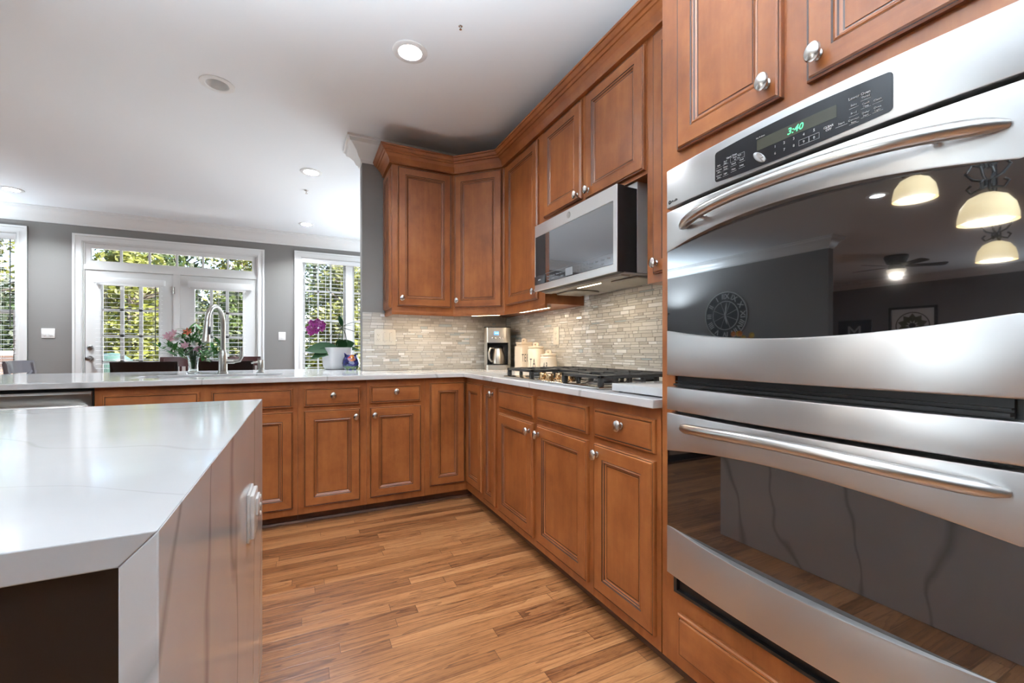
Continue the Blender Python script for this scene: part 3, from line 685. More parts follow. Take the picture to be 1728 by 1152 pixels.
b.text('Profile', M_ @ Matrix.Translation((.021, -.0004, .0003)), .0105, shear=.35); b.build('badge', badge, pc, smooth=False)
b = B(); b.text('GE', M_ @ Matrix.Translation((0, 0, .0008)), .0062, ext=.0001, shear=.2); b.build('monogram', steel_h, pc, smooth=False)

# ------------------------------------------------------------------ microwave
MX = 1.280; m0, m1, mz0, mz1 = 1.5385, 2.3005, 1.440, 1.838
t = thing('microwave', (1.48, 1.92, mz0), 'stainless over-the-range microwave with dark glass door above the cooktop', 'microwave')
B().box((MX+.042, m0+.004, mz0+.004), (1.40, m1-.004, mz1-.004)).build('case', black_m, t)
B().box((1.4005, m0+.002, mz0+.006), (1.678, m1-.002, 1.868)).build('rear_case', pm('bare grey metal', (.62, .62, .61), .35, .3), t)
o = B(); o.plate([m0, 1.5665, 2.2955, m1], [mz0, 1.4785, 1.7685, mz1], lambda a, c: not (1.5665 < a < 2.2955 and 1.4785 < c < 1.7685), MX, MX+.005, 'x')
dr_ = o.build('door', steel_w, t, bev=.0015); B().plate([m0+.001, 1.566, 2.296, m1-.001], [mz0+.001, 1.478, 1.769, mz1-.001], lambda a, c: not (1.566 < a < 2.296 and 1.478 < c < 1.769), MX+.0052, MX+.0415, 'x').build('door_core', black_p, dr_)
B().box((MX+.002, 1.568, 1.480), (MX+.036, 2.180, 1.767)).build('door_glass', mw_glass, dr_)
B().box((MX+.001, 2.182, 1.480), (MX+.036, 2.294, 1.767)).build('black_strip', black_p, dr_)
B().box((MX-.004, 2.176, 1.4775), (MX+.002, 2.2965, 1.528), bev=.002).build('release_button', pm('charcoal button', (.03, .032, .035), .3), dr_)
lt = pm('grey keypad lettering', (.25, .26, .27), .4)
MT = lambda y, z, e=.0003: fr((MX+.002-e, y, z), (0, -1, 0), (0, 0, 1))
b = B(); b.text('OPEN', fr((MX-.0044, 2.236, 1.503), (0, -1, 0), (0, 0, 1)), .012)
b.build('lettering', pm('light lettering', (.6, .6, .6), .4), dr_, smooth=False)
b = B(); b.box((MX+.0012, 1.569, 1.5315), (MX+.002, 2.178, 1.5330))
for i, s1 in enumerate(['Popcorn', 'Beverage', 'Reheat', 'Auto Cook']):
    b.text(s1, MT(2.14-.047*i, 1.512), .011).text(['Potato', 'Defrost', 'Melt', 'Soften'][i], MT(2.14-.047*i, 1.494), .011)
b.box((MX+.0012, 1.895, 1.485), (MX+.002, 1.965, 1.526))
for i in range(5):
    b.text('12345'[i], MT(1.875-.027*i, 1.515), .014).text('67890'[i], MT(1.875-.027*i, 1.494), .014)
for y, s1 in ((1.735, 'Power'), (1.735-.045, 'Start'), (1.645, 'Clear'), (1.60, 'Vent')): b.text(s1, MT(y, 1.512), .012)
b.text('Timer', MT(1.735, 1.493), .011).text('Light', MT(1.645, 1.493), .011)
b.build('keypad', lt, dr_, smooth=False)
b = B(fr((MX, 1.930, 1.806), (0, -1, 0), (0, 0, 1))); b.lathe([(.0175, 0), (.0175, .0012), (.0155, .0016), (.0145, .0010), (0, .0010)], n=30); b.text('GE', Matrix.Translation((0, 0, .0012)), .016, shear=.2, ext=.0004)
b.build('badge', steel_h, dr_)
und = pm('grey painted underside', (.42, .40, .36), .45); warm_e = pm('warm lamp lens', (1, .9, .7), .4, emit=(1, .78, .48), es=9)
b = B(); b.box((MX+.045, m0+.006, mz0-.002), (1.665, m1-.006, mz0+.004)).box((MX+.05, m0+.03, mz0-.010), (MX+.10, m1-.03, mz0-.002)); b.build('underside', und, t)
for y in (1.66, 2.18): B().box((1.42, y-.10, mz0-.014), (1.60, y+.10, mz0-.002), bev=.006).build('grease_filter', pm('mesh filter', (.33, .31, .27), .4, .7), t)
B().box((1.36, 1.82, mz0-.007), (1.41, 2.02, mz0-.002), bev=.002).build('lamp_lens', warm_e, t)
lamp('microwave_lamp', 'AREA', (1.385, 1.92, mz0-.012), 1.2, (1, .86, .66), (0, 0, 0), size=.05, sy=.18)

# ------------------------------------------------------------------ under-cabinet lights
for i, (x, y, rz, L_) in enumerate([(.84, 3.33, 0, .34), (1.33, 3.21, -PI/4, .26), (1.46, 2.65, PI/2, .42)]):
    t = thing('under_cabinet_light', (x, y, UB-.016), ['slim warm light bar under the wall cabinet beside the grey wall', 'slim warm light bar under the diagonal corner cabinet', 'slim warm light bar under the tall cabinet by the microwave'][i], 'light', 'warm under-cabinet light bars')
    b = B(Matrix.Translation((x, y, 0)) @ Matrix.Rotation(rz, 4, 'Z')); b.box((-L_/2, -.02, UB-.016), (L_/2, .02, UB-.0005)); b.build('housing', white_pl, t)
    b = B(Matrix.Translation((x, y, 0)) @ Matrix.Rotation(rz, 4, 'Z')); b.box((-L_/2+.01, -.014, UB-.018), (L_/2-.01, .014, UB-.0155)); b.build('lens', warm_e, t)
    lamp('under_cabinet_lamp', 'AREA', (x, y, UB-.022), 0.55*L_/.3, (1, .85, .66), (0, 0, rz), size=L_-.03, sy=.025)

# ------------------------------------------------------------------ dishwasher
t = thing('dishwasher', (-1.27, 3.2, 0), 'stainless dishwasher under the worktop at the left edge', 'dishwasher')
B().box((-1.572, FY+.002, .10), (-.967, 3.55, .888)).build('tub', black_m, t)
def dwx(x): return 2.945-.012*(1-((x+1.27)/.30)**2)
b = B(); vs = []; fs = []; prof = [(.11, 0), (.76, 0), (.79, .002), (.835, -.004), (.862, -.010), (.874, 0)]
N_ = 20
for i in range(N_+1):
    x = -1.570+.6*i/N_
    for z, d in prof: vs.append((x, dwx(x)+d, z))
    vs.append((x, FY, .874)); vs.append((x, FY, .11))
k = len(prof)+2
for i in range(N_):
    for a in range(k): fs.append((i*k+a, i*k+k+a, i*k+k+(a+1) % k, i*k+(a+1) % k))
fs += [tuple(range(k)), tuple(reversed(range(N_*k, N_*k+k)))]
steel_d = pm('stainless dishwasher', (.72, .72, .70), .33, 1)
d = b.add(vs, fs).build('front_door', steel_d, t)
pts = []; 
for i in range(25):
    s_ = -1+2*i/24; x = -1.27+.285*s_; pts.append((x, dwx(x)-.004-.040*(1-abs(s_)**6), .800-.004*s_*s_))
B().tube(pts, [.006+.0075*min(1, (1-abs(-1+2*i/24))*8) for i in range(25)], 14, up=(0, 0, 1)).build('handle', steel_h, d)
B().box((-1.568, 3.03, .002), (-.971, 3.04, .10)).build('toe_kick', black_p, t)

# ------------------------------------------------------------------ cooktop
t = thing('cooktop', (1.36, 1.9, CT), 'steel gas cooktop with black iron grates and bronze knobs under the microwave', 'cooktop')
KX0, KX1, KY0, KY1 = 1.10, 1.625, 1.435, 2.365
steel_c = pm('polished steel pan', (.55, .53, .50), .16, 1)
B().box((KX0, KY0, CT+.0005), (KX1, KY1, CT+.010), bev=.004).build('pan', steel_c, t)
bronze = pm('bronze and chrome knobs', (.62, .43, .24), .16, 1)
for i, (x, y) in enumerate([(1.145, 1.90), (1.165, 2.005), (1.165, 1.795), (1.235, 1.955), (1.235, 1.845)]):
    b = B(); b.lathe([(.027, 0), (.027, .004), (.021, .006), (.019, .022), (.0215, .026), (.020, .031), (0, .032)], (x, y, CT+.010), n=24); b.box((x-.019, y-.0045, CT+.030), (x+.019, y+.0045, CT+.044), bev=.002)
    b.build('control_knob', bronze, t)
for x, y, r_ in ((1.25, 1.60, .045), (1.50, 1.60, .055), (1.25, 2.20, .05), (1.50, 2.20, .045), (1.45, 1.90, .06)):
    b = B(); b.lathe([(r_+.03, 0), (r_+.025, .004), (r_, .006), (r_, .014), (r_-.005, .020), (r_-.008, .020), (r_-.01, .026), (0, .028)], (x, y, CT+.010), n=28); b.build('burner', iron, t)
def grate(y0, y1, x0, x1, fingers=True):
    b = B(); z0, z1, w_ = CT+.0105, CT+.060, .011
    for (p, q) in (((x0, y0), (x1, y0)), ((x0, y1), (x1, y1)), ((x0, y0), (x0, y1)), ((x1, y0), (x1, y1))):
        b.box((p[0]-w_, p[1]-w_, z1-.017), (q[0]+w_, q[1]+w_, z1-.002), bev=.003)
    for x in (x0, x1):
        for y in (y0, y1): b.box((x-w_, y-w_, z0), (x+w_, y+w_, z1-.010), bev=.004)
    n_ = 6
    for i in range(1, n_):
        x = x0+(x1-x0)*i/n_
        for (a, c) in ((y0, y0+(y1-y0)*.36), (y1-(y1-y0)*.36, y1)):
            b.box((x-.0055, a, z1-.018), (x+.0055, c, z1), bev=.002)
            e_ = a if a == y0 else c; b.box((x-.009, e_-.009, z0), (x+.009, e_+.009, z1-.012), bev=.003)
    b.box(((x0+x1)/2-.006, y0, z1-.018), ((x0+x1)/2+.006, y1, z1-.001), bev=.002)
    return b.build('grate', iron, t)
grate(1.460, 1.735, 1.128, 1.595); grate(2.065, 2.340, 1.128, 1.595); grate(1.76, 2.04, 1.30, 1.595)
# marble slab beside the cooktop
t = thing('marble_board', (1.3, 1.22, CT), 'white marble serving slab on small feet between cooktop and oven tower', 'board')
quartz_m = quartz('white marble with soft veins', 3.2, .6, .3, .8)
B().box((1.105, 1.082, CT+.005), (1.52, 1.360, CT+.034), bev=.003).build('slab', quartz_m, t)
for x in (1.13, 1.49):
    for y in (1.105, 1.335): B().lathe([(.008, 0), (.009, .0047)], (x, y, CT+.0003), n=12).build('foot', black_p, t)

# ------------------------------------------------------------------ outlets and switches
slot = pm('dark slot', (.03, .03, .03), .6)
def outlet(c, U, w_, h_, label, kinds, plate=white_pl):
    M = fr(c, U, (0, 0, 1)); t = thing('wall_switch' if 's' in kinds and 'o' not in kinds else 'wall_outlet', c, label, 'switch' if 'o' not in kinds else 'outlet')
    B(M).box((-w_/2, -h_/2, .0003), (w_/2, h_/2, .006), bev=.002).build('cover_plate', plate, t)
    n_ = len(kinds)
    for i, k in enumerate(kinds):
        u = (i-(n_-1)/2)*w_/n_*.92
        b = B(M); b.box((u-.017, -.034, .005), (u+.017, .034, .0072), bev=.001)
        if k == 'o':
            for v in (-.018, .018):
                b.box((u-.007, v-.004, .0071), (u-.005, v+.005, .0075), 1).box((u+.005, v-.004, .0071), (u+.007, v+.005, .0075), 1).box((u-.0015, v-.010, .0071), (u+.0015, v-.0065, .0075), 1)
            b.build('socket', [plate, slot], t)
        else:
            b.box((u-.015, -.030, .0072), (u+.015, .002, .0095), bev=.001).box((u-.004, -.040, .005), (u-.001, -.037, .0066), 1).box((u-.004, .037, .005), (u-.001, .040, .0066), 1); b.build('rocker', [plate, slot], t)
alm = pm('almond plastic', (.62, .58, .50), .35)
outlet((.604, YB-.0072, 1.188), (1, 0, 0), .168, .124, 'three-gang almond plate with outlet and switches on the tiled wall', 'oss', alm)
outlet((XR-.0072, 2.697, 1.189), (0, -1, 0), .078, .128, 'single almond outlet on the tiles above the canisters', 'o', alm)
outlet((-2.636, YF-.0003, 1.279), (1, 0, 0), .115, .112, 'white double switch plate on grey wall left of the doors', 'ss')
outlet((-.243, YF-.0003, 1.279), (1, 0, 0), .088, .115, 'white single switch plate on grey wall right of the doors', 's')
# ------------------------------------------------------------------ coffee maker and carafe
t = thing('coffee_maker', (1.515, 3.385, CT), 'stainless coffee maker with blue display in the worktop corner', 'coffee maker')
M = Matrix.Translation((1.515, 3.385, CT)) @ Matrix.Rotation(math.radians(-22), 4, 'Z')   # local -y faces the room
steel_k = steel('brushed steel coffee maker', (.62, .58, .52), .3, .3, (400, 400, 3))
def rr(w_, d_, r_, n=5, y0=0):
    p = []
    for cx, cy, a0 in ((w_/2-r_, d_/2-r_, 0), (-w_/2+r_, d_/2-r_, PI/2), (-w_/2+r_, -d_/2+r_, PI), (w_/2-r_, -d_/2+r_, 1.5*PI)):
        for i in range(n+1): a = a0+PI/2*i/n; p.append((cx+r_*math.cos(a), y0+cy+r_*math.sin(a)))
    return p
B(M).prism(rr(.222, .232, .05), .0005, .038).build('base', steel_k, t)
B(M).prism([(-.111, .116), (.111, .116), (.111, -.060), (.088, -.080), (.088, .010), (-.088, .010), (-.088, -.080), (-.111, -.060)], .038, .225).build('column', steel_k, t)
B(M).prism(rr(.222, .232, .05), .225, .350).build('head', steel_k, t)
B(M).prism(rr(.226, .236, .052), .350, .358).build('lid', black_p, t)
B(M).box((-.088, .006, .038), (.088, .012, .225)).box((-.088, -.098, .038), (.088, .01, .042)).box((-.088, -.095, .220), (.088, .01, .2255)).build('recess_lining', black_p, t)
b = B(M @ fr((0, -.1165, 0), (1, 0, 0), (0, 0, 1))); b.box((-.032, .288, -.002), (.008, .318, .0015), bev=.0005)
b.build('display', pm('blue lit display', (.02, .06, .2), .2, emit=(.12, .32, .9), es=1.2), t)
b = B(M @ fr((0, -.1165, 0), (1, 0, 0), (0, 0, 1)))
for i, u in enumerate((-.045, -.02, .018, .04)): b.lathe([(.007, -.002), (.007, .003), (.005, .004), (0, .004)], (u, .262, 0), (0, 0, 1), 14)
b.build('buttons', nickel, t)
B(M).text('12:10', M @ fr((-.012, -.1185, .303), (1, 0, 0), (0, 0, 1)) if False else fr((-.012, -.1185, .303), (1, 0, 0), (0, 0, 1)), .013).build('digits', pm('display digits', (.6, .75, 1), .4, emit=(.7, .85, 1), es=1.5), t, smooth=False)
t = thing('coffee_carafe', (1.50, 3.36, CT+.04), 'steel thermal carafe with black handle inside the coffee maker', 'carafe')
b = B(M); b.lathe([(.0, .0425), (.052, .0425), (.056, .048), (.057, .075), (.052, .125), (.041, .165), (.038, .176), (0, .176)], (.006, -.045, 0), n=28); b.build('flask', steel_k, t)
b = B(M); b.lathe([(.040, .176), (.041, .186), (.030, .198), (0, .2)], (.006, -.045, 0), n=24); b.build('lid', black_p, t)
b = B(M); b.tube([(-.028, -.062, .182), (-.062, -.080, .178), (-.074, -.086, .14), (-.070, -.084, .09), (-.050, -.073, .066)], .009, 10); b.build('handle', steel_k, t)

# ------------------------------------------------------------------ canisters
cream = pm('cream glazed ceramic', (.72, .60, .46), .28, coat=.3); inkc = pm('dark letter glaze', (.06, .055, .05), .5)
def canister(x, y, w_, h_, txt, label, round_, ts, z0, ux):
    t = thing('canister', (x, y, CT), label, 'canister', 'cream ceramic canisters')
    Mx = Matrix.Translation((x, y, CT)); sq = rr(w_, w_, .012); b = B(Mx)
    if round_:
        b.lathe([(0, .0005), (w_/2-.004, .0005), (w_/2, .006), (w_/2, h_*.90), (w_/2-.010, h_), (0, h_)], n=36)
    else:
        b.prism(sq, .0005, h_*.92); b.prism(rr(w_-.02, w_-.02, .012), h_*.92, h_)
    b.build('jar', cream, t)
    lb = B(Mx); k = w_/2-.006
    if round_: lb.lathe([(k, h_+.0005), (k+.004, h_+.004), (k+.003, h_+.011), (k*.6, h_+.016), (0, h_+.017)], n=36)
    else: lb.prism(rr(2*k, 2*k, .012), h_+.0005, h_+.014)
    hd = fr((0, 0, h_+.013), (.45, -.89, 0), (0, 0, 1)); vs = []; n = 16
    lb.M = Mx @ hd
    outer = []; 
    for i in range(n+1):
        a = PI*i/n; outer.append((.027*math.cos(a), .030*math.sin(a)**.8 if 0 < i < n else 0))
    hole = [(.007*math.cos(2*PI*i/n), .013+.007*math.sin(2*PI*i/n)) for i in range(n)]
    # loop handle: ring with a hole
    ring = [(.024*math.cos(a), max(0, .013+.019*math.sin(a))) for a in [2*PI*i/n for i in range(n)]]
    for s_ in (0, 1):
        zf = (-.006, .006)[s_]; lb.add([(p[0], p[1], zf) for p in ring]+[(p[0], p[1], zf) for p in hole], [(i, (i+1) % n, n+(i+1) % n, n+i) for i in range(n)])
    lb.add([(p[0], p[1], z) for z in (-.006, .006) for p in ring], [(i, (i+1) % n, n+(i+1) % n, n+i) for i in range(n)]); lb.add([(p[0], p[1], z) for z in (-.006, .006) for p in hole], [(i, (i+1) % n, n+(i+1) % n, n+i) for i in range(n)])
    lb.build('lid', cream, t)
    for i, ch in enumerate(txt):
        b = B()
        if round_:
            a = ux+i*ts*.36/(w_/2); c = (x+math.sin(a)*(w_/2+.0004), y-math.cos(a)*(w_/2+.0004), CT+z0); b.text(ch, fr(c, (math.cos(a), math.sin(a), 0), (0, 0, 1)) @ Matrix.Diagonal((.45, 1.25, 1, 1)), ts)
        else:
            b.text(ch, fr((x+ux+i*ts*.31, y-w_/2-.0004, CT+z0), (1, 0, 0), (0, 0, 1)) @ Matrix.Diagonal((.42, 1.25, 1, 1)), ts)
        b.build('letter', inkc, t, smooth=False)
    return t
canister(1.585, 3.02, .118, .212, 'TEE', 'tallest cream canister, lettered, beside the coffee maker', False, .068, .100, -.044)
canister(1.588, 2.835, .128, .178, 'TA', 'middle cream ceramic canister with letters low on its left', True, .072, .066, -1.15)
canister(1.590, 2.655, .118, .122, 'AR', 'shortest cream ceramic canister, nearest the gas cooktop', True, .056, .050, -1.1)

# ------------------------------------------------------------------ faucet and soap dispenser
t = thing('kitchen_faucet', (-.488, 3.56, CT), 'brushed nickel gooseneck pull-down faucet behind the sink', 'faucet')
fx, fy = -.488, 3.56
B().lathe([(.030, .0005), (.030, .010), (.0265, .014), (.0255, .135), (.021, .150), (.0165, .160), (.0165, .17)], (fx, fy, CT), n=24).build('base', faucet_m, t)
dx, dy = -.30, -.954; r_ = .098; pts = [(fx, fy, CT+.15), (fx, fy, CT+.345)]
for i in range(1, 15):
    a = PI*i/15*1.06; pts.append((fx+dx*r_*(1-math.cos(a)), fy+dy*r_*(1-math.cos(a)), CT+.345+r_*1.12*math.sin(a)))
B().tube(pts, .0155, 16).build('spout', faucet_m, t)
e = Vector(pts[-1]); dn = (Vector(pts[-1])-Vector(pts[-2])).normalized()
h = B().lathe([(.016, -.004), (.0175, .0), (.0175, .03), (.021, .09), (.025, .125), (.025, .135), (.019, .137), (.017, .128), (0, .128)], e, dn, 22).build('spray_head', faucet_m, t)
c = e+dn*.055; s_ = Vector((.9, -.43, 0)); B().box((c.x+.010, c.y-.021, c.z-.030), (c.x+.024, c.y-.008, c.z+.022), bev=.004).build('spray_button', black_p, h)
b = B(); b.lathe([(.0165, 0), (.0165, .045), (.013, .05)], (fx+.02, fy, CT+.085), (1, 0, 0), 18)
b.tube([(fx+.062, fy, CT+.085), (fx+.098, fy-.005, CT+.092), (fx+.110, fy-.008, CT+.115), (fx+.112, fy-.010, CT+.185)], [.0135, .0135, .0125, .011], 14)
b.build('lever', faucet_m, t)
t = thing('soap_dispenser', (-.262, 3.58, CT), 'brushed nickel soap dispenser right of the faucet', 'soap dispenser')
B().lathe([(.026, .0005), (.026, .006), (.017, .010), (.017, .028), (.012, .032)], (-.262, 3.58, CT), n=20).build('collar', faucet_m, t)
b = B().lathe([(.012, .03), (.019, .034), (.020, .088), (.017, .093), (0, .094)], (-.262, 3.58, CT), n=20); b.tube([(-.262, 3.58, CT+.078), (-.300, 3.56, CT+.076), (-.318, 3.552, CT+.070)], [.009, .007, .006], 10); b.build('pump_head', faucet_m, t)

# ------------------------------------------------------------------ orchid in white pot
grn = [pm('dark orchid leaf', (.010, .048, .012), .65, spec=.25), pm('mid green leaf', (.035, .12, .025), .4), pm('stem green', (.06, .10, .04), .5)]
mag = pm('magenta orchid petals', (.20, .006, .13), .45, sub=.1)
ox, oy = .270, 3.93
t = thing('potted_orchid', (ox, oy, CT), 'orchid with broad leaves and purple blooms in a white ribbed pot', 'plant')
def rsq(s_, r_): return rr(s_, s_, r_, 4)
b = B(Matrix.Translation((ox, oy, CT)) @ Matrix.Rotation(math.radians(24), 4, 'Z')); vs = []; fs = []
prof = [(.130, .0005), (.150, .004), (.168, .016), (.180, .040), (.197, .180), (.197, .186), (.185, .186), (.182, .165)]
P0 = rsq(1, .18); k = len(P0)
for s_, z in prof: vs += [(p[0]*s_, p[1]*s_, z) for p in P0]
for i in range(len(prof)-1):
    for a in range(k): fs.append((i*k+a, i*k+(a+1) % k, i*k+k+(a+1) % k, i*k+k+a))
fs.append(tuple(reversed(range(k)))); b.add(vs, fs)
mp, n_, l_, bs = nt('white ribbed pot'); bs.inputs['Base Color'].default_value = (.74, .74, .75, 1); bs.inputs['Roughness'].default_value = .4
b.build('pot', mp, t)
B(Matrix.Translation((ox, oy, CT)) @ Matrix.Rotation(math.radians(24), 4, 'Z')).prism(rsq(.183, .03), .155, .168).build('bark', pm('bark chips', (.09, .05, .03), .9), t)
top = (ox+.02, oy, CT+.17)
for dr, ln, wd, bd in (((-1, -.25, .16), .27, .125, .2), ((-1, -.45, .0), .24, .10, .32), ((.75, -.35, .75), .17, .10, .35), ((.25, -.6, .9), .15, .095, .3), ((1, .1, .22), .17, .05, .25), ((.2, .9, .5), .2, .09, .5)):
    B().leaf(top, dr, ln, wd, up=(.1, -.75, .65), bend=bd, n=8).build('leaf', grn[0], t)
kx, ky, kz = ox+.040, oy-.01, 1.312
B().tube([(top[0]+.015, oy, top[2]), (kx+.004, ky, 1.2), (kx, ky, kz), (kx-.004, ky, 1.42), (kx-.006, ky, 1.575)], [.004, .004, .0038, .003, .002], 8).build('stem', grn[2], t)
for dr, ln, wd, bd in (((-.25, -.2, 1), .11, .055, .1), ((1, -.1, .55), .13, .05, .12), ((.9, -.3, .25), .09, .04, .1), ((-.9, -.1, .4), .07, .035, .1)):
    B().leaf((kx, ky, kz-.03), dr, ln, wd, bend=bd, n=6).build('leaf', grn[1] if ln < .1 else grn[0], t)
for q in ((.19, -.10), (-.13, -.115), (.05, -.16), (-.04, -.15)):
    B().tube([(kx, ky, kz-.035), (kx+q[0]*.55, ky-.01, kz-.035+q[1]*.35), (kx+q[0]*.95, ky-.015, kz-.045+q[1])], [.0035, .003, .0018], 6).build('aerial_root', pm('aerial root', (.10, .11, .09), .6), t)
B().tube([(kx, ky, kz-.02), (kx-.05, ky-.04, kz+.0), (kx-.12, ky-.06, kz+.005), (kx-.19, ky-.06, kz-.01)], .0022, 6).build('flower_spike', grn[2], t)
for i, (a, c, e) in enumerate([(-.255, -.075, -.055), (-.21, -.085, -.03), (-.165, -.08, -.012), (-.235, -.06, -.008), (-.19, -.06, .004), (-.205, -.09, -.07), (-.16, -.085, -.05), (-.24, -.08, -.085), (-.15, -.06, -.025)]):
    c0 = Vector((kx+a, ky+c, kz+e)); b = B(); fd = Vector((R.uniform(-.5, .3), -1, R.uniform(-.2, .3))).normalized(); u = fd.orthogonal().normalized(); v = fd.cross(u)
    for q in range(5):
        an = 2*PI*q/5+i; d_ = u*math.cos(an)+v*math.sin(an)+fd*.15; b.leaf(c0, d_, .030, .029 if q % 2 else .022, up=fd, bend=.02, n=4)
    b.lathe([(.006, 0), (.007, .006), (0, .012)], c0, fd, 8); b.build('flower', mag, t)

# ------------------------------------------------------------------ blue ceramic vase with eared rim
vx, vy = .369, 3.79
def vase_mat():
    m, n, l, bsd = nt('blue iris glaze'); tc = nd(n, 'TexCoord'); s = nd(n, 'SeparateXYZ'); l.new(tc.outputs['Object'], s.inputs[0])
    vo = nd(n, 'TexVoronoi'); vo.inputs['Scale'].default_value = 42; l.new(tc.outputs['Object'], vo.inputs['Vector'])
    sc_ = nd(n, 'SeparateColor'); l.new(vo.outputs['Color'], sc_.inputs[0])
    blue = ramp(n, l, sc_.outputs[0], [(.0, (.003, .004, .03)), (.45, (.009, .011, .085)), (.7, (.02, .02, .14)), (.9, (.05, .05, .2)), (1, (.3, .32, .42))])
    low = ramp(n, l, sc_.outputs[1], [(.0, (.05, .12, .03)), (.4, (.12, .2, .08)), (.7, (.45, .5, .45)), (1, (.03, .05, .25))])
    fl = ramp(n, l, sc_.outputs[2], [(.0, (.25, .01, .03)), (.35, (.5, .05, .03)), (.6, (.65, .25, .03)), (.85, (.16, .02, .10)), (1, (.5, .35, .4))])
    zn = mth(n, l, 'ADD', s.outputs[2], mth(n, l, 'MULTIPLY', sc_.outputs[1], .03))
    f1 = mth(n, l, 'LESS_THAN', zn, .042)
    dx_ = mth(n, l, 'MULTIPLY', s.outputs[0], s.outputs[0]); dz_ = mth(n, l, 'SUBTRACT', s.outputs[2], .095); dz2 = mth(n, l, 'MULTIPLY', dz_, dz_)
    f2 = mth(n, l, 'LESS_THAN', mth(n, l, 'ADD', mth(n, l, 'ADD', dx_, dz2), mth(n, l, 'MULTIPLY', sc_.outputs[0], .0006)), .0011)
    c = mixc(n, l, f2, mixc(n, l, f1, blue, low), fl); l.new(c, bsd.inputs['Base Color']); bsd.inputs['Roughness'].default_value = .15; return m
t = thing('ceramic_vase', (vx, vy, CT), 'small blue painted vase with pointed ears beside the orchid pot', 'vase')
vm = vase_mat()
B().lathe([(0, .0005), (.046, .0005), (.052, .006), (.064, .030), (.068, .055), (.064, .080), (.054, .102), (.048, .114), (.050, .124), (.046, .124), (.043, .114), (.05, .09), (0, .08)], (vx, vy, CT), n=36, sx=1, sy=1).build('body', vm, t)
for s_ in (-1, 1):
    b = B(Matrix.Translation((vx, vy, CT)) @ Matrix.Rotation(math.radians(24), 4, 'Z')); b.add([(s_*.020, -.012, .120), (s_*.049, -.012, .100), (s_*.049, .012, .100), (s_*.020, .012, .120), (s_*.060, 0, .142), (s_*.030, 0, .122)], [(0, 1, 4, 5), (2, 3, 5, 4), (1, 2, 4), (0, 3, 2, 1), (0, 5, 3)])
    b.build('ear', vm, t)

# ------------------------------------------------------------------ glass vase and bouquet
wx, wy = -.685, 3.72
t = thing('glass_vase', (wx, wy, CT), 'clear flared glass vase of flowers left of the faucet', 'vase')
clear = pm('clear vase glass', (.93, .97, .95), .03, trans=1, ior=1.45)
B().lathe([(0, .0005), (.040, .0005), (.042, .006), (.030, .014), (.028, .05), (.034, .10), (.052, .16), (.080, .215), (.078, .215), (.049, .16), (.031, .10), (.025, .05), (.025, .02), (0, .018)], (wx, wy, CT), n=32).build('vessel', clear, t)
t = thing('flower_bouquet', (wx, wy, CT+.05), 'bouquet of pink and white lilies with green leaves in glass vase', 'flowers')
pinkp = [pm('pale pink petals', (.62, .36, .42), .5, sub=.1), pm('white petals', (.75, .72, .70), .5, sub=.1), pm('coral petals', (.65, .16, .08), .5, sub=.1)]
lg = pm('bouquet leaf green', (.05, .18, .032), .5); b = B(); rs = random.Random(3); tips = []
for i in range(34):
    a = rs.uniform(0, 2*PI); sp = rs.uniform(.02, .215); hh = rs.uniform(.21, .32)*(1-.5*max(0, sp-.10)/.08*.6); tp = Vector((wx+math.cos(a)*sp, wy+math.sin(a)*sp*.7, CT+hh)); tips.append(tp)
    b.tube([(wx+math.cos(a)*.008, wy+math.sin(a)*.008, CT+.03), (wx+math.cos(a)*.018, wy+math.sin(a)*.018, CT+.13), (wx+math.cos(a)*sp*.6, wy+math.sin(a)*sp*.42, CT+hh*.8), tp], .002, 5)
b.build('stems', lg, t)
b = B()
for tp in tips:
    for j in range(9):
        a = rs.uniform(0, 2*PI); f = rs.uniform(.45, 1.02); bs_ = Vector((wx, wy, CT+.05)).lerp(tp, f); b.leaf(bs_, (math.cos(a)+(tp.x-wx)*5, math.sin(a), rs.uniform(-.1, .9)), rs.uniform(.05, .095), rs.uniform(.014, .024), bend=rs.uniform(0, .4), n=4)
b.build('leaves', lg, t, ang=60)
for i, (q, h_, m_) in enumerate([((-.135, -.02), .255, 0), ((-.10, -.03), .275, 0), ((-.07, -.06), .235, 1), ((-.02, -.05), .285, 2), ((.035, -.06), .17, 0), ((.02, -.07), .195, 1), ((-.03, -.07), .19, 0), ((-.115, 0), .24, 0), ((.06, .03), .28, 1)]):
    c0 = Vector((wx+q[0], wy+q[1], CT+h_)); b = B(); fd = Vector((q[0]*3, -1, .45)).normalized(); u = fd.orthogonal().normalized(); v = fd.cross(u)
    for k in range(6):
        an = PI*k/3+i; b.leaf(c0, u*math.cos(an)+v*math.sin(an)+fd*.8, .038, .017, up=fd, bend=.05, n=4)
    b.build('flower', pinkp[m_], t)

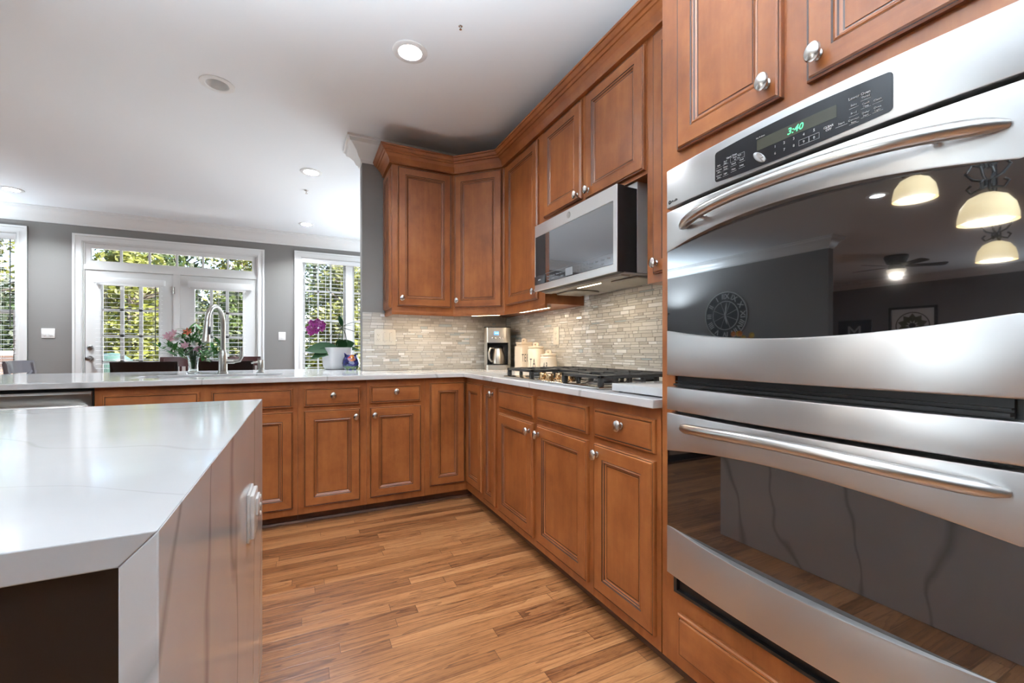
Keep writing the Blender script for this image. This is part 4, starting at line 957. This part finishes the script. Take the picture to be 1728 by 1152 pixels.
# ------------------------------------------------------------------ ceiling fittings
led = pm('lit lamp lens', (1, 1, 1), .4, emit=(1, .97, .92), es=6); off = pm('unlit lamp lens', (.55, .55, .55), .25)
LL = ['lit recessed ceiling light nearest the wall cabinets', 'unlit recessed ceiling light with grey reflector bulb above the peninsula', 'lit recessed ceiling light left of the cabinet crown', 'lit recessed ceiling light at the left edge of the picture', 'small lit recessed ceiling light nearest the far crown moulding', 'lit recessed ceiling light reflected in the oven door', 'added unseen lit recessed ceiling light in front of the oven tower', 'added unseen lit recessed ceiling light beyond the oven tower']
for i, (x, y) in enumerate(LIGHTS):
    on = i != 1
    t = thing('recessed_light', (x, y, CZ), LL[i], 'ceiling light', 'round recessed ceiling lights')
    B().lathe([(.0605, .0), (.0605, -.004), (.064, -.007), (.085, -.007), (.093, -.004), (.094, -.0004), (.0615, -.0004)], (x, y, CZ), n=40, cap=False).build('trim_ring', white_p, t)
    B().lathe([(.0605, 0), (.056, .03), (.048, .06), (.048, .062), (.060, .06), (.061, 0)], (x, y, CZ), n=40, cap=False).build('baffle', white_p, t)
    if on: B().lathe([(.0475, .0), (.0475, .004), (0, .004)], (x, y, CZ+.055), n=32).lathe([(0, 0), (.0475, 0)], (x, y, CZ+.055), n=32).build('lens', led, t)
    else: B().lathe([(.047, .02), (.046, 0), (.036, -.006), (.030, -.004), (.028, -.010), (.012, -.014), (0, -.014)], (x, y, CZ+.05), n=32).build('lens', off, t)
    if on: lamp('recessed_lamp', 'AREA', (x, y, CZ+.050), 32 if i in (2, 3, 4) else 3 if i == 6 else 6 if i == 7 else 14, (.86, .93, 1), (0, 0, 0), size=.085)
for i, (x, y) in enumerate([(.046, 4.904), (.724, 2.074)]):
    k_ = 1 if i == 0 else .5
    o = B(Matrix.Translation((x, y, CZ)) @ Matrix.Scale(k_, 4) @ Matrix.Translation((-x, -y, -CZ))).lathe([(.020, -.0006), (.020, -.003), (.008, -.006), (.006, -.022), (.003, -.024), (.003, -.032), (.013, -.033), (.013, -.035), (0, -.035)], (x, y, CZ), n=18).build('sprinkler_head', nickel, None, (x, y, CZ))
    tag(o, ['chrome ceiling sprinkler head below the light by the cabinet crown', 'small chrome ceiling sprinkler head near the top edge'][i], 'sprinkler', 'ceiling sprinkler heads')

# ------------------------------------------------------------------ dining table and chairs
t = thing('dining_table', (-1.15, 5.55, 0), 'dark wood dining table hidden behind the peninsula, between the chairs', 'table')
B().box((-2.0, 5.02, .725), (-.22, 6.08, .76), bev=.006).build('tabletop', mahogany, t); B().box((-1.9, 5.12, .64), (-.32, 5.98, .725)).build('apron', mahogany, t)
for x in (-1.88, -.325):
    for y in (5.14, 5.96): B().box((x-.04, y-.04, .001), (x+.04, y+.04, .64), bev=.005).build('leg', mahogany, t)
def chair(loc, rz, label, m, top=.985, w_=.455, cross=False):
    t = thing('dining_chair', (*loc, 0), label, 'chair', 'dining chairs around the table')
    M = Matrix.Translation((*loc, 0)) @ Matrix.Rotation(rz, 4, 'Z')     # seat towards +y, back at y=0
    for s_ in (-1, 1):
        B(M).prism([(.03, .001), (.065, .001), (.04, .44), (-.025, top-.02), (-.055, top-.02), (.005, .44)], s_*(w_/2-.02)-.018, s_*(w_/2-.02)+.018, 'x').build('leg', m, t)
        B(M).box((s_*(w_/2-.03)-.019, .40, .001), (s_*(w_/2-.03)+.019, .438, .44), bev=.003).build('leg', m, t)
    B(M).box((-w_/2, .02, .44), (w_/2, .45, .475), bev=.01).build('seat', m, t)
    b = B(M); n_ = 10; vs = []; fs = []
    for i in range(n_+1):
        u = -w_/2+w_*i/n_; c = -.055*(1-(2*u/w_)**2)
        for (yy, zz) in ((-.030+c, top-.115), (-.010+c, top-.115), (-.032+c, top), (-.054+c, top)): vs.append((u, yy, zz))
    for i in range(n_):
        for k in range(4): fs.append((i*4+k, i*4+4+k, i*4+4+(k+1) % 4, i*4+(k+1) % 4))
    fs += [(0, 1, 2, 3), tuple(reversed(range(n_*4, n_*4+4)))]; b.add(vs, fs).build('top_rail', m, t)
    b = B(M)
    if cross:
        for s_ in (-1, 1): b.tube([(s_*.19, -.02, .80-.26), (0, -.065, .72), (-s_*.19, -.035, top-.10)], .014, 8)
    else:
        for u in (-.15, -.09, -.03, .03, .09, .15): b.box((u-.011, -.045, .475), (u+.011, -.033, top-.11))
    b.build('back_splats', m, t); return t
chair((-1.20, 4.72), 0, 'near dark dining chair left of the flower vase, back towards the kitchen', espresso)
chair((-.63, 4.72), 0, 'near dark dining chair behind the faucet, back towards the kitchen', espresso)
chair((-1.28, 6.40), PI, 'red-brown dining chair on the far side, left of the flower vase', mahogany, 1.0)
chair((-.70, 6.40), PI, 'red-brown dining chair on the far side, behind the faucet lever', mahogany, 1.0)
gloss = pm('glossy dark chair lacquer', (.22, .21, .235), .12, coat=.6)
chair((-2.32, 5.62), -PI/2, 'glossy cross-back chair at the left end of the table, under switch plate', gloss, .985, .46, True)

# ------------------------------------------------------------------ things seen in the oven reflection, and added unseen uplights
t = thing('wall_clock', (-4.748, 5.25, 1.70), 'large round dark wall clock with roman numerals, mirrored in the oven door', 'clock')
M = fr((-4.749, 5.25, 1.70), (0, 1, 0), (0, 0, 1)); face = pm('charcoal clock face', (.02, .021, .025), .5); pale = pm('pale metal', (.55, .55, .53), .4, .3)
B(M).lathe([(.42, .001), (.42, .025), (.40, .03), (0, .03)], n=60).build('face', face, t)
b = B(M); b.lathe([(.425, .001), (.425, .036), (.41, .036), (.41, .03)], n=60, cap=False); b.lathe([(.26, .03), (.26, .036), (.248, .036), (.248, .03)], n=60, cap=False); b.build('rims', pale, t)
b = B()
for i, s_ in enumerate(['XII', 'I', 'II', 'III', 'IIII', 'V', 'VI', 'VII', 'VIII', 'IX', 'X', 'XI']):
    b.text(s_, M @ Matrix.Rotation(-2*PI*i/12, 4, 'Z') @ Matrix.Translation((0, .335, .031)), .13, ext=.002, bold=.002)
b.build('numerals', pale, t, smooth=False)
b = B(M)
for i in range(8):
    b.M = M @ Matrix.Rotation(PI/4*i+.39, 4, 'Z'); b.box((-.003, .03, .03), (.003, .25, .033))
b.build('spokes', pale, t)
for nm, a, ln, w_ in (('hour_hand', 2.9, .17, .012), ('minute_hand', .12, .24, .009)):
    b = B(M @ Matrix.Rotation(a, 4, 'Z')); b.prism([(-w_, -.05), (w_, -.05), (w_*1.4, ln*.6), (0, ln), (-w_*1.4, ln*.6)], .037, .040); b.build(nm, pale, t)
t = thing('sideboard', (-4.52, 5.0, 0), 'dark sideboard under the round wall clock', 'sideboard')
B().box((-4.745, 4.1, .10), (-4.30, 5.9, .95)).build('body', espresso, t); B().box((-4.746, 4.07, .95), (-4.27, 5.93, .985), bev=.004).build('top', espresso, t)
for x in (-4.70, -4.35):
    for y in (4.15, 5.85): B().box((x-.03, y-.03, .001), (x+.03, y+.03, .10)).build('leg', espresso, t)
t = thing('sunflower_vase', (-4.5, 4.72, .985), 'dark vase of yellow and orange flowers on the sideboard', 'flowers')
B().lathe([(0, .0005), (.05, .0005), (.07, .06), (.06, .14), (.035, .18), (.045, .20)], (-4.5, 4.72, .985), n=20).build('vessel', espresso, t)
yel = [pm('yellow petals', (.75, .45, .03), .5), pm('orange petals', (.65, .2, .03), .5)]; b = B()
for i in range(26):
    a = rs.uniform(0, 2*PI); b.leaf((-4.5, 4.72, 1.17), (math.cos(a), math.sin(a), rs.uniform(.2, 1.5)), rs.uniform(.12, .22), .04, bend=.3)
b.build('leaves', lg, t)
for i in range(6):
    c0 = Vector((-4.5+rs.uniform(-.06, .1), 4.72-.16+i*.065, 1.30+rs.uniform(-.04, .06))); b = B()
    for k in range(12): an = PI*k/6; b.leaf(c0, (.5, math.cos(an), math.sin(an)), .06, .022, up=(1, 0, 0), bend=0, n=3)
    b.lathe([(.025, 0), (.02, .012), (0, .016)], c0, (1, 0, 0), 10); b.build('flower', yel[i % 2], t)
glassa = pm('cream alabaster lampshade', (.85, .70, .42), .35, emit=(1, .78, .45), es=1.6); lens2 = pm('bright shade mouth', (1, 1, 1), .5, emit=(1, .95, .85), es=3)
for i, (x, y, z) in enumerate([(-.79, .836, 1.684), (-1.16, 1.244, 1.974), (-2.29, 1.226, 1.712)]):
    t = thing('pendant_lamp', (x, y, CZ), ['right', 'middle', 'left'][i]+'most cream glass pendant with black scrollwork hanging over the island', 'pendant lamp', 'pendant lamps over the island')
    B().lathe([(.060, -.0004), (.060, -.012), (.02, -.03), (.005, -.032)], (x, y, CZ), n=20).build('canopy', iron, t)
    B().tube([(x, y, CZ-.02), (x, y, z+.26)], .005, 8).build('rod', iron, t)
    b = B()
    for k in range(4):
        a = PI/2*k; ca, sa = math.cos(a), math.sin(a); b.tube([(x+ca*r_, y+sa*r_, z+h_) for r_, h_ in ((.01, .26), (.05, .285), (.075, .25), (.05, .215), (.02, .20), (.02, .165), (.055, .15), (.07, .175), (.055, .19))], .006, 8)
    b.build('scrolls', iron, t)
    B().lathe([(.098, 0), (.096, .03), (.086, .075), (.062, .112), (.030, .13), (.012, .135), (.012, .14), (.030, .136), (.066, .117), (.091, .078), (.101, .03), (.102, 0)], (x, y, z), n=32, cap=False).build('shade', glassa, t)
    B().lathe([(0, 0), (.090, 0), (.090, .003), (0, .003)], (x, y, z+.01), n=28).build('diffuser', lens2, t)
    lamp('pendant_lamp_light', 'AREA', (x, y, z+.006), 1.6, (.95, .96, 1), size=.15)
for x, y, lb, pw, hz, cone in ((-.45, -.2, 'added unseen black uplighter standing in the aisle beyond the island corner', 160, 1.2, 136),
        (1.4, 5.9, 'added unseen black uplighter standing by the added side window behind the kitchen wall', 6, 1.8, 140), (-4.3, 6.35, 'added unseen black uplighter standing in the left corner of the breakfast room', 40, 1.8, 158)):
    t = thing('added_uplight', (x, y, 0), lb, 'added uplight', 'added unseen uplighters')  # added out of view to throw light onto the ceiling
    B().lathe([(.15, .001), (.15, .015), (.02, .03), (.012, .05)], (x, y, 0), n=28).build('base', iron, t); B().tube([(x, y, .04), (x, y, hz-.10)], .011, 10).build('pole', iron, t)
    B().lathe([(.02, -.11), (.09, -.08), (.15, .0), (.145, .0), (.085, -.07), (.02, -.10)], (x, y, hz), n=32, cap=False).build('bowl', iron, t)
    B().lathe([(0, -.045), (.03, -.048), (.03, -.10), (0, -.10)], (x, y, hz), n=16).build('bulb', led, t)
    lamp('added_uplight_spot', 'SPOT', (x, y, hz-.01), pw*4, (.78, .90, 1), (PI, 0, 0), size=.06, spot=math.radians(cone))
t = thing('ceiling_fan', (-7.2, 3.8, CZ), 'dark ceiling fan with glass light bowl in the family room', 'ceiling fan')
fd_ = pm('dark bronze', (.03, .025, .02), .35, .6)
B().lathe([(.16, -.0004), (.17, -.03), (.13, -.14), (.09, -.16), (.12, -.20), (.10, -.24), (.03, -.245)], (-7.2, 3.8, CZ), n=28).build('housing', fd_, t)
for k in range(5):
    b = B(Matrix.Translation((-7.2, 3.8, CZ-.19)) @ Matrix.Rotation(2*PI*k/5+.3, 4, 'Z') @ Matrix.Rotation(.2, 4, 'X')); b.prism([(.12, -.02), (.22, -.055), (.62, -.075), (.66, -.05), (.66, .05), (.62, .075), (.22, .055), (.12, .02)], -.004, .004); b.build('blade', espresso, t)
B().lathe([(.135, -.245), (.125, -.29), (.07, -.335), (0, -.35)], (-7.2, 3.8, CZ), n=28).build('light_bowl', pm('lit glass bowl', (.9, .85, .75), .3, emit=(1, .86, .65), es=1.3), t)
lamp('fan_light', 'AREA', (-7.2, 3.8, CZ-.353), 40, (1, .93, .82), size=.12)
t = thing('framed_picture', (-9.998, 4.65, 1.62), 'framed picture of a round flower pattern on the family room wall', 'picture')
M = fr((-9.999, 4.65, 1.62), (0, 1, 0), (0, 0, 1)); b = B(M); b.plate([-.42, -.37, .37, .42], [-.42, -.37, .37, .42], lambda a, c: not (abs(a) < .37 and abs(c) < .37), .001, .035); b.build('frame', espresso, t)
B(M).box((-.37, -.37, .001), (.37, .37, .012)).build('mat', white_p, t)
b = B(M)
for k in range(10): b.M = M @ Matrix.Rotation(PI*k/5, 4, 'Z'); b.prism([(0, .06), (.07, .17), (0, .27), (-.07, .17)], .012, .015)
b.build('pattern', pm('sage and brown print', (.10, .11, .06), .6), t); b = B(M).lathe([(.30, .012), (.30, .014), (.28, .014), (.28, .012)], n=40, cap=False).lathe([(.06, .012), (.06, .016), (0, .016)], n=20); b.build('ring', face, t)
t = thing('letter_sign', (-9.998, 5.75, 1.50), 'dark wall sign with a pale letter M in the family room', 'sign')
M = fr((-9.999, 5.75, 1.50), (0, 1, 0), (0, 0, 1)); B(M).box((-.35, -.30, .001), (.35, .30, .03)).build('board', face, t); B(M).text('M', Matrix.Translation((0, 0, .031)), .42, ext=.003).build('letter', pale, t)
# frames of the added, unseen side windows behind the fill lights
for i, (wx_, y0, y1, z0, z1) in enumerate(((-10.06, 1.2, 1.8, .4, 2.6), (-10.06, 2.2, 2.8, .4, 2.6), (XR+.05, 4.25, 6.25, .5, 2.4))):
    ym = (y0+y1)/2; b = B(); b.plate([y0, y0+.05, ym-.04, ym+.04, y1-.05, y1], [z0, z0+.05, z1-.05, z1], lambda a, c: not ((y0+.05 < a < ym-.04 or ym+.04 < a < y1-.05) and z0+.05 < c < z1-.05), wx_-.03, wx_+.03, 'x'); o = struct(b.build('window_%d' % (4+i), white_p))
    B().box((wx_-.003, y0+.05, z0+.05), (wx_+.003, y1-.05, z1-.05)).build('pane', glass_w, o)

# ------------------------------------------------------------------ outdoors
def leafm(name, c, k=.5):
    m, n, l, bsd = nt(name); bsd.inputs['Roughness'].default_value = .6
    g = noise(n, l, wpos(n, l, (1, 1, 1)), 1.6, 3); col = ramp(n, l, g, [(.35, tuple(q*.55 for q in c)), (.6, c), (.72, tuple(min(1, q*1.7) for q in c))]); l.new(col, bsd.inputs['Base Color'])
    tr = nd(n, 'BsdfTranslucent'); l.new(col, tr.inputs[0]); mx = nd(n, 'MixShader'); mx.inputs[0].default_value = k; l.new(bsd.outputs[0], mx.inputs[1]); l.new(tr.outputs[0], mx.inputs[2]); l.new(mx.outputs[0], n['Material Output'].inputs[0]); return m
lms = [leafm('yellow green spring foliage', (.145, .158, .02)), leafm('mid green foliage', (.062, .095, .017)), leafm('deep green foliage', (.027, .05, .015))]
bark = pm('grey brown bark', (.10, .08, .065), .9)
grass = leafm('lawn', (.05, .07, .018), .1)
struct(B().box((-40, 7.0, -.35), (30, 60, -.30)).build('ground', grass))
patio = pm('pale patio paving', (.74, .70, .66), .8); struct(B().box((-7, 7.0, -.30), (6, 11.5, -.10)).build('patio_floor', patio))
meshes = {}
def tree(x, y, h_, r_, kind, z0=.6, label='', nleaf=2600, ls=.16):
    rt = random.Random(int(x*100+y*10)); t = thing('tree', (x, y, -.3), label, 'tree', 'trees beyond the windows')
    b = B(); b.tube([(x, y, -.32), (x+.05, y, h_*.3), (x-.08, y+.05, h_*.6), (x+.1, y, h_*.92)], [.035*h_/2, .028*h_/2, .018*h_/2, .006*h_/2], 8)
    for k in range(14):
        a = rt.uniform(0, 2*PI); zz = h_*rt.uniform(.22, .8); q = r_*rt.uniform(.5, 1); b.tube([(x, y, zz), (x+math.cos(a)*q*.5, y+math.sin(a)*q*.5, zz+q*.35), (x+math.cos(a)*q, y+math.sin(a)*q, zz+q*.5)], [.05, .03, .01], 5)
    b.build('trunk', bark, t)
    b = B(); cl = []
    for k in range(46):
        a = rt.uniform(0, 2*PI); zz = rt.uniform(0, 1); rr_ = r_*math.sin(PI*min(1, .12+zz*.85))**.6*math.sqrt(rt.random()); cl.append((x+math.cos(a)*rr_, y+math.sin(a)*rr_, z0+(h_-z0)*zz))
    vs = []; fs = []
    for i in range(nleaf):
        c = cl[rt.randrange(46)]; p = Vector((c[0]+max(-.3, min(.3, rt.gauss(0, .19)))*r_, c[1]+max(-.3, min(.3, rt.gauss(0, .19)))*r_, rt.gauss(c[2], h_*.05)))
        d_ = Vector((rt.gauss(0, 1), rt.gauss(0, 1), rt.gauss(0, .7))).normalized(); u = d_.orthogonal().normalized(); s_ = ls*rt.uniform(.6, 1.3)
        k = len(vs); vs += [p, p+d_*s_*.5+u*s_*.28, p+d_*s_, p+d_*s_*.5-u*s_*.28]; fs.append((k, k+1, k+2, k+3))
    b.add(vs, fs).build('crown', lms[kind], t, smooth=False)
T = [(-6.4, 13.4, 3.0, 1.0, 2, 'dark green shrubby tree outside, left of the double door'), (-3.75, 13.6, 3.3, 1.0, 0, 'yellow-green tree outside behind the left door leaf'),
     (-1.25, 13.4, 2.9, .9, 1, 'mid green low tree outside behind the right door leaf'), (1.15, 13.8, 3.6, 1.05, 0, 'yellow-green tree outside behind the orchid window'),
     (.75, 10.6, 1.9, .62, 0, 'bright yellow-green bush close outside behind the orchid'),
     (-8.2, 17.8, 5.2, 1.5, 0, 'spring-green tree outside the window at the left edge'), (-4.9, 18.2, 4.8, 1.5, 1, 'taller mid green tree in the second row behind the left door leaf'),
     (-1.5, 18.0, 5.4, 1.5, 0, 'taller yellow-green tree in the second row behind the right door leaf'), (1.9, 18.2, 6.2, 1.7, 2, 'tall dark tree outside the right-hand window'),
     (-5.2, 24.6, 7.6, 2.4, 2, 'farthest dark tree behind the double door, at left'), (.7, 24.6, 8.8, 2.5, 1, 'farthest tall tree behind the orchid window'), (-15.5, 17.6, 7.5, 2.2, 1, 'big green tree far left beyond the left-edge window'), (6.4, 24.6, 9, 2.7, 2, 'farthest dark tree at right, beyond the right-hand window')]
for x, y, h_, r_, k, lb in T: tree(x, y, h_, r_, k, .15, lb, 5200 if y < 20 else 4600, .16 if y < 20 else .30)
t = thing('neighbour_house', (-11, 23, -.3), 'grey house with blue-grey roof far outside the left window', 'house')
hw_ = pm('pale blue siding', (.12, .14, .18), .7); hr = pm('blue grey shingles', (.07, .085, .12), .8)
B().box((-14.5, 21.5, -.3), (-9.0, 26, 1.35)).build('wall', hw_, t); B().prism([(21.1, 1.35), (26.4, 1.35), (23.75, 2.6)], -14.9, -8.7, 'x').build('roof', hr, t)
t = thing('patio_wall', (-3.9, 9.7, -.3), 'low pale brick wall at the edge of the patio', 'garden wall')
brick = pm('pale pink brick', (.24, .17, .14), .8); B().box((-6, 9.45, -.1), (-3.35, 9.75, 1.0)).build('wall', brick, t); B().box((-6.03, 9.40, 1.0), (-3.32, 9.80, 1.07), bev=.01).build('coping', patio, t)
t = thing('barbecue_grill', (-2.75, 9.1, -.1), 'domed dark green garden grill on the patio behind the left door', 'grill')
gm = pm('dark green enamel', (.03, .06, .05), .35); B().lathe([(.10, .55), (.24, .62), (.30, .74), (.31, .80), (0, .80)], (-2.75, 9.1, -.1), n=28).build('bowl', gm, t); B().lathe([(.315, .805), (.31, .86), (.25, 1.02), (.13, 1.12), (0, 1.14)], (-2.75, 9.1, -.1), n=28).build('lid', gm, t)
for k in range(3): a = 2*PI*k/3; B().tube([(-2.75+.36*math.cos(a), 9.1+.36*math.sin(a), -.099), (-2.75+.2*math.cos(a), 9.1+.2*math.sin(a), .56)], .014, 8).build('leg', black_p, t)
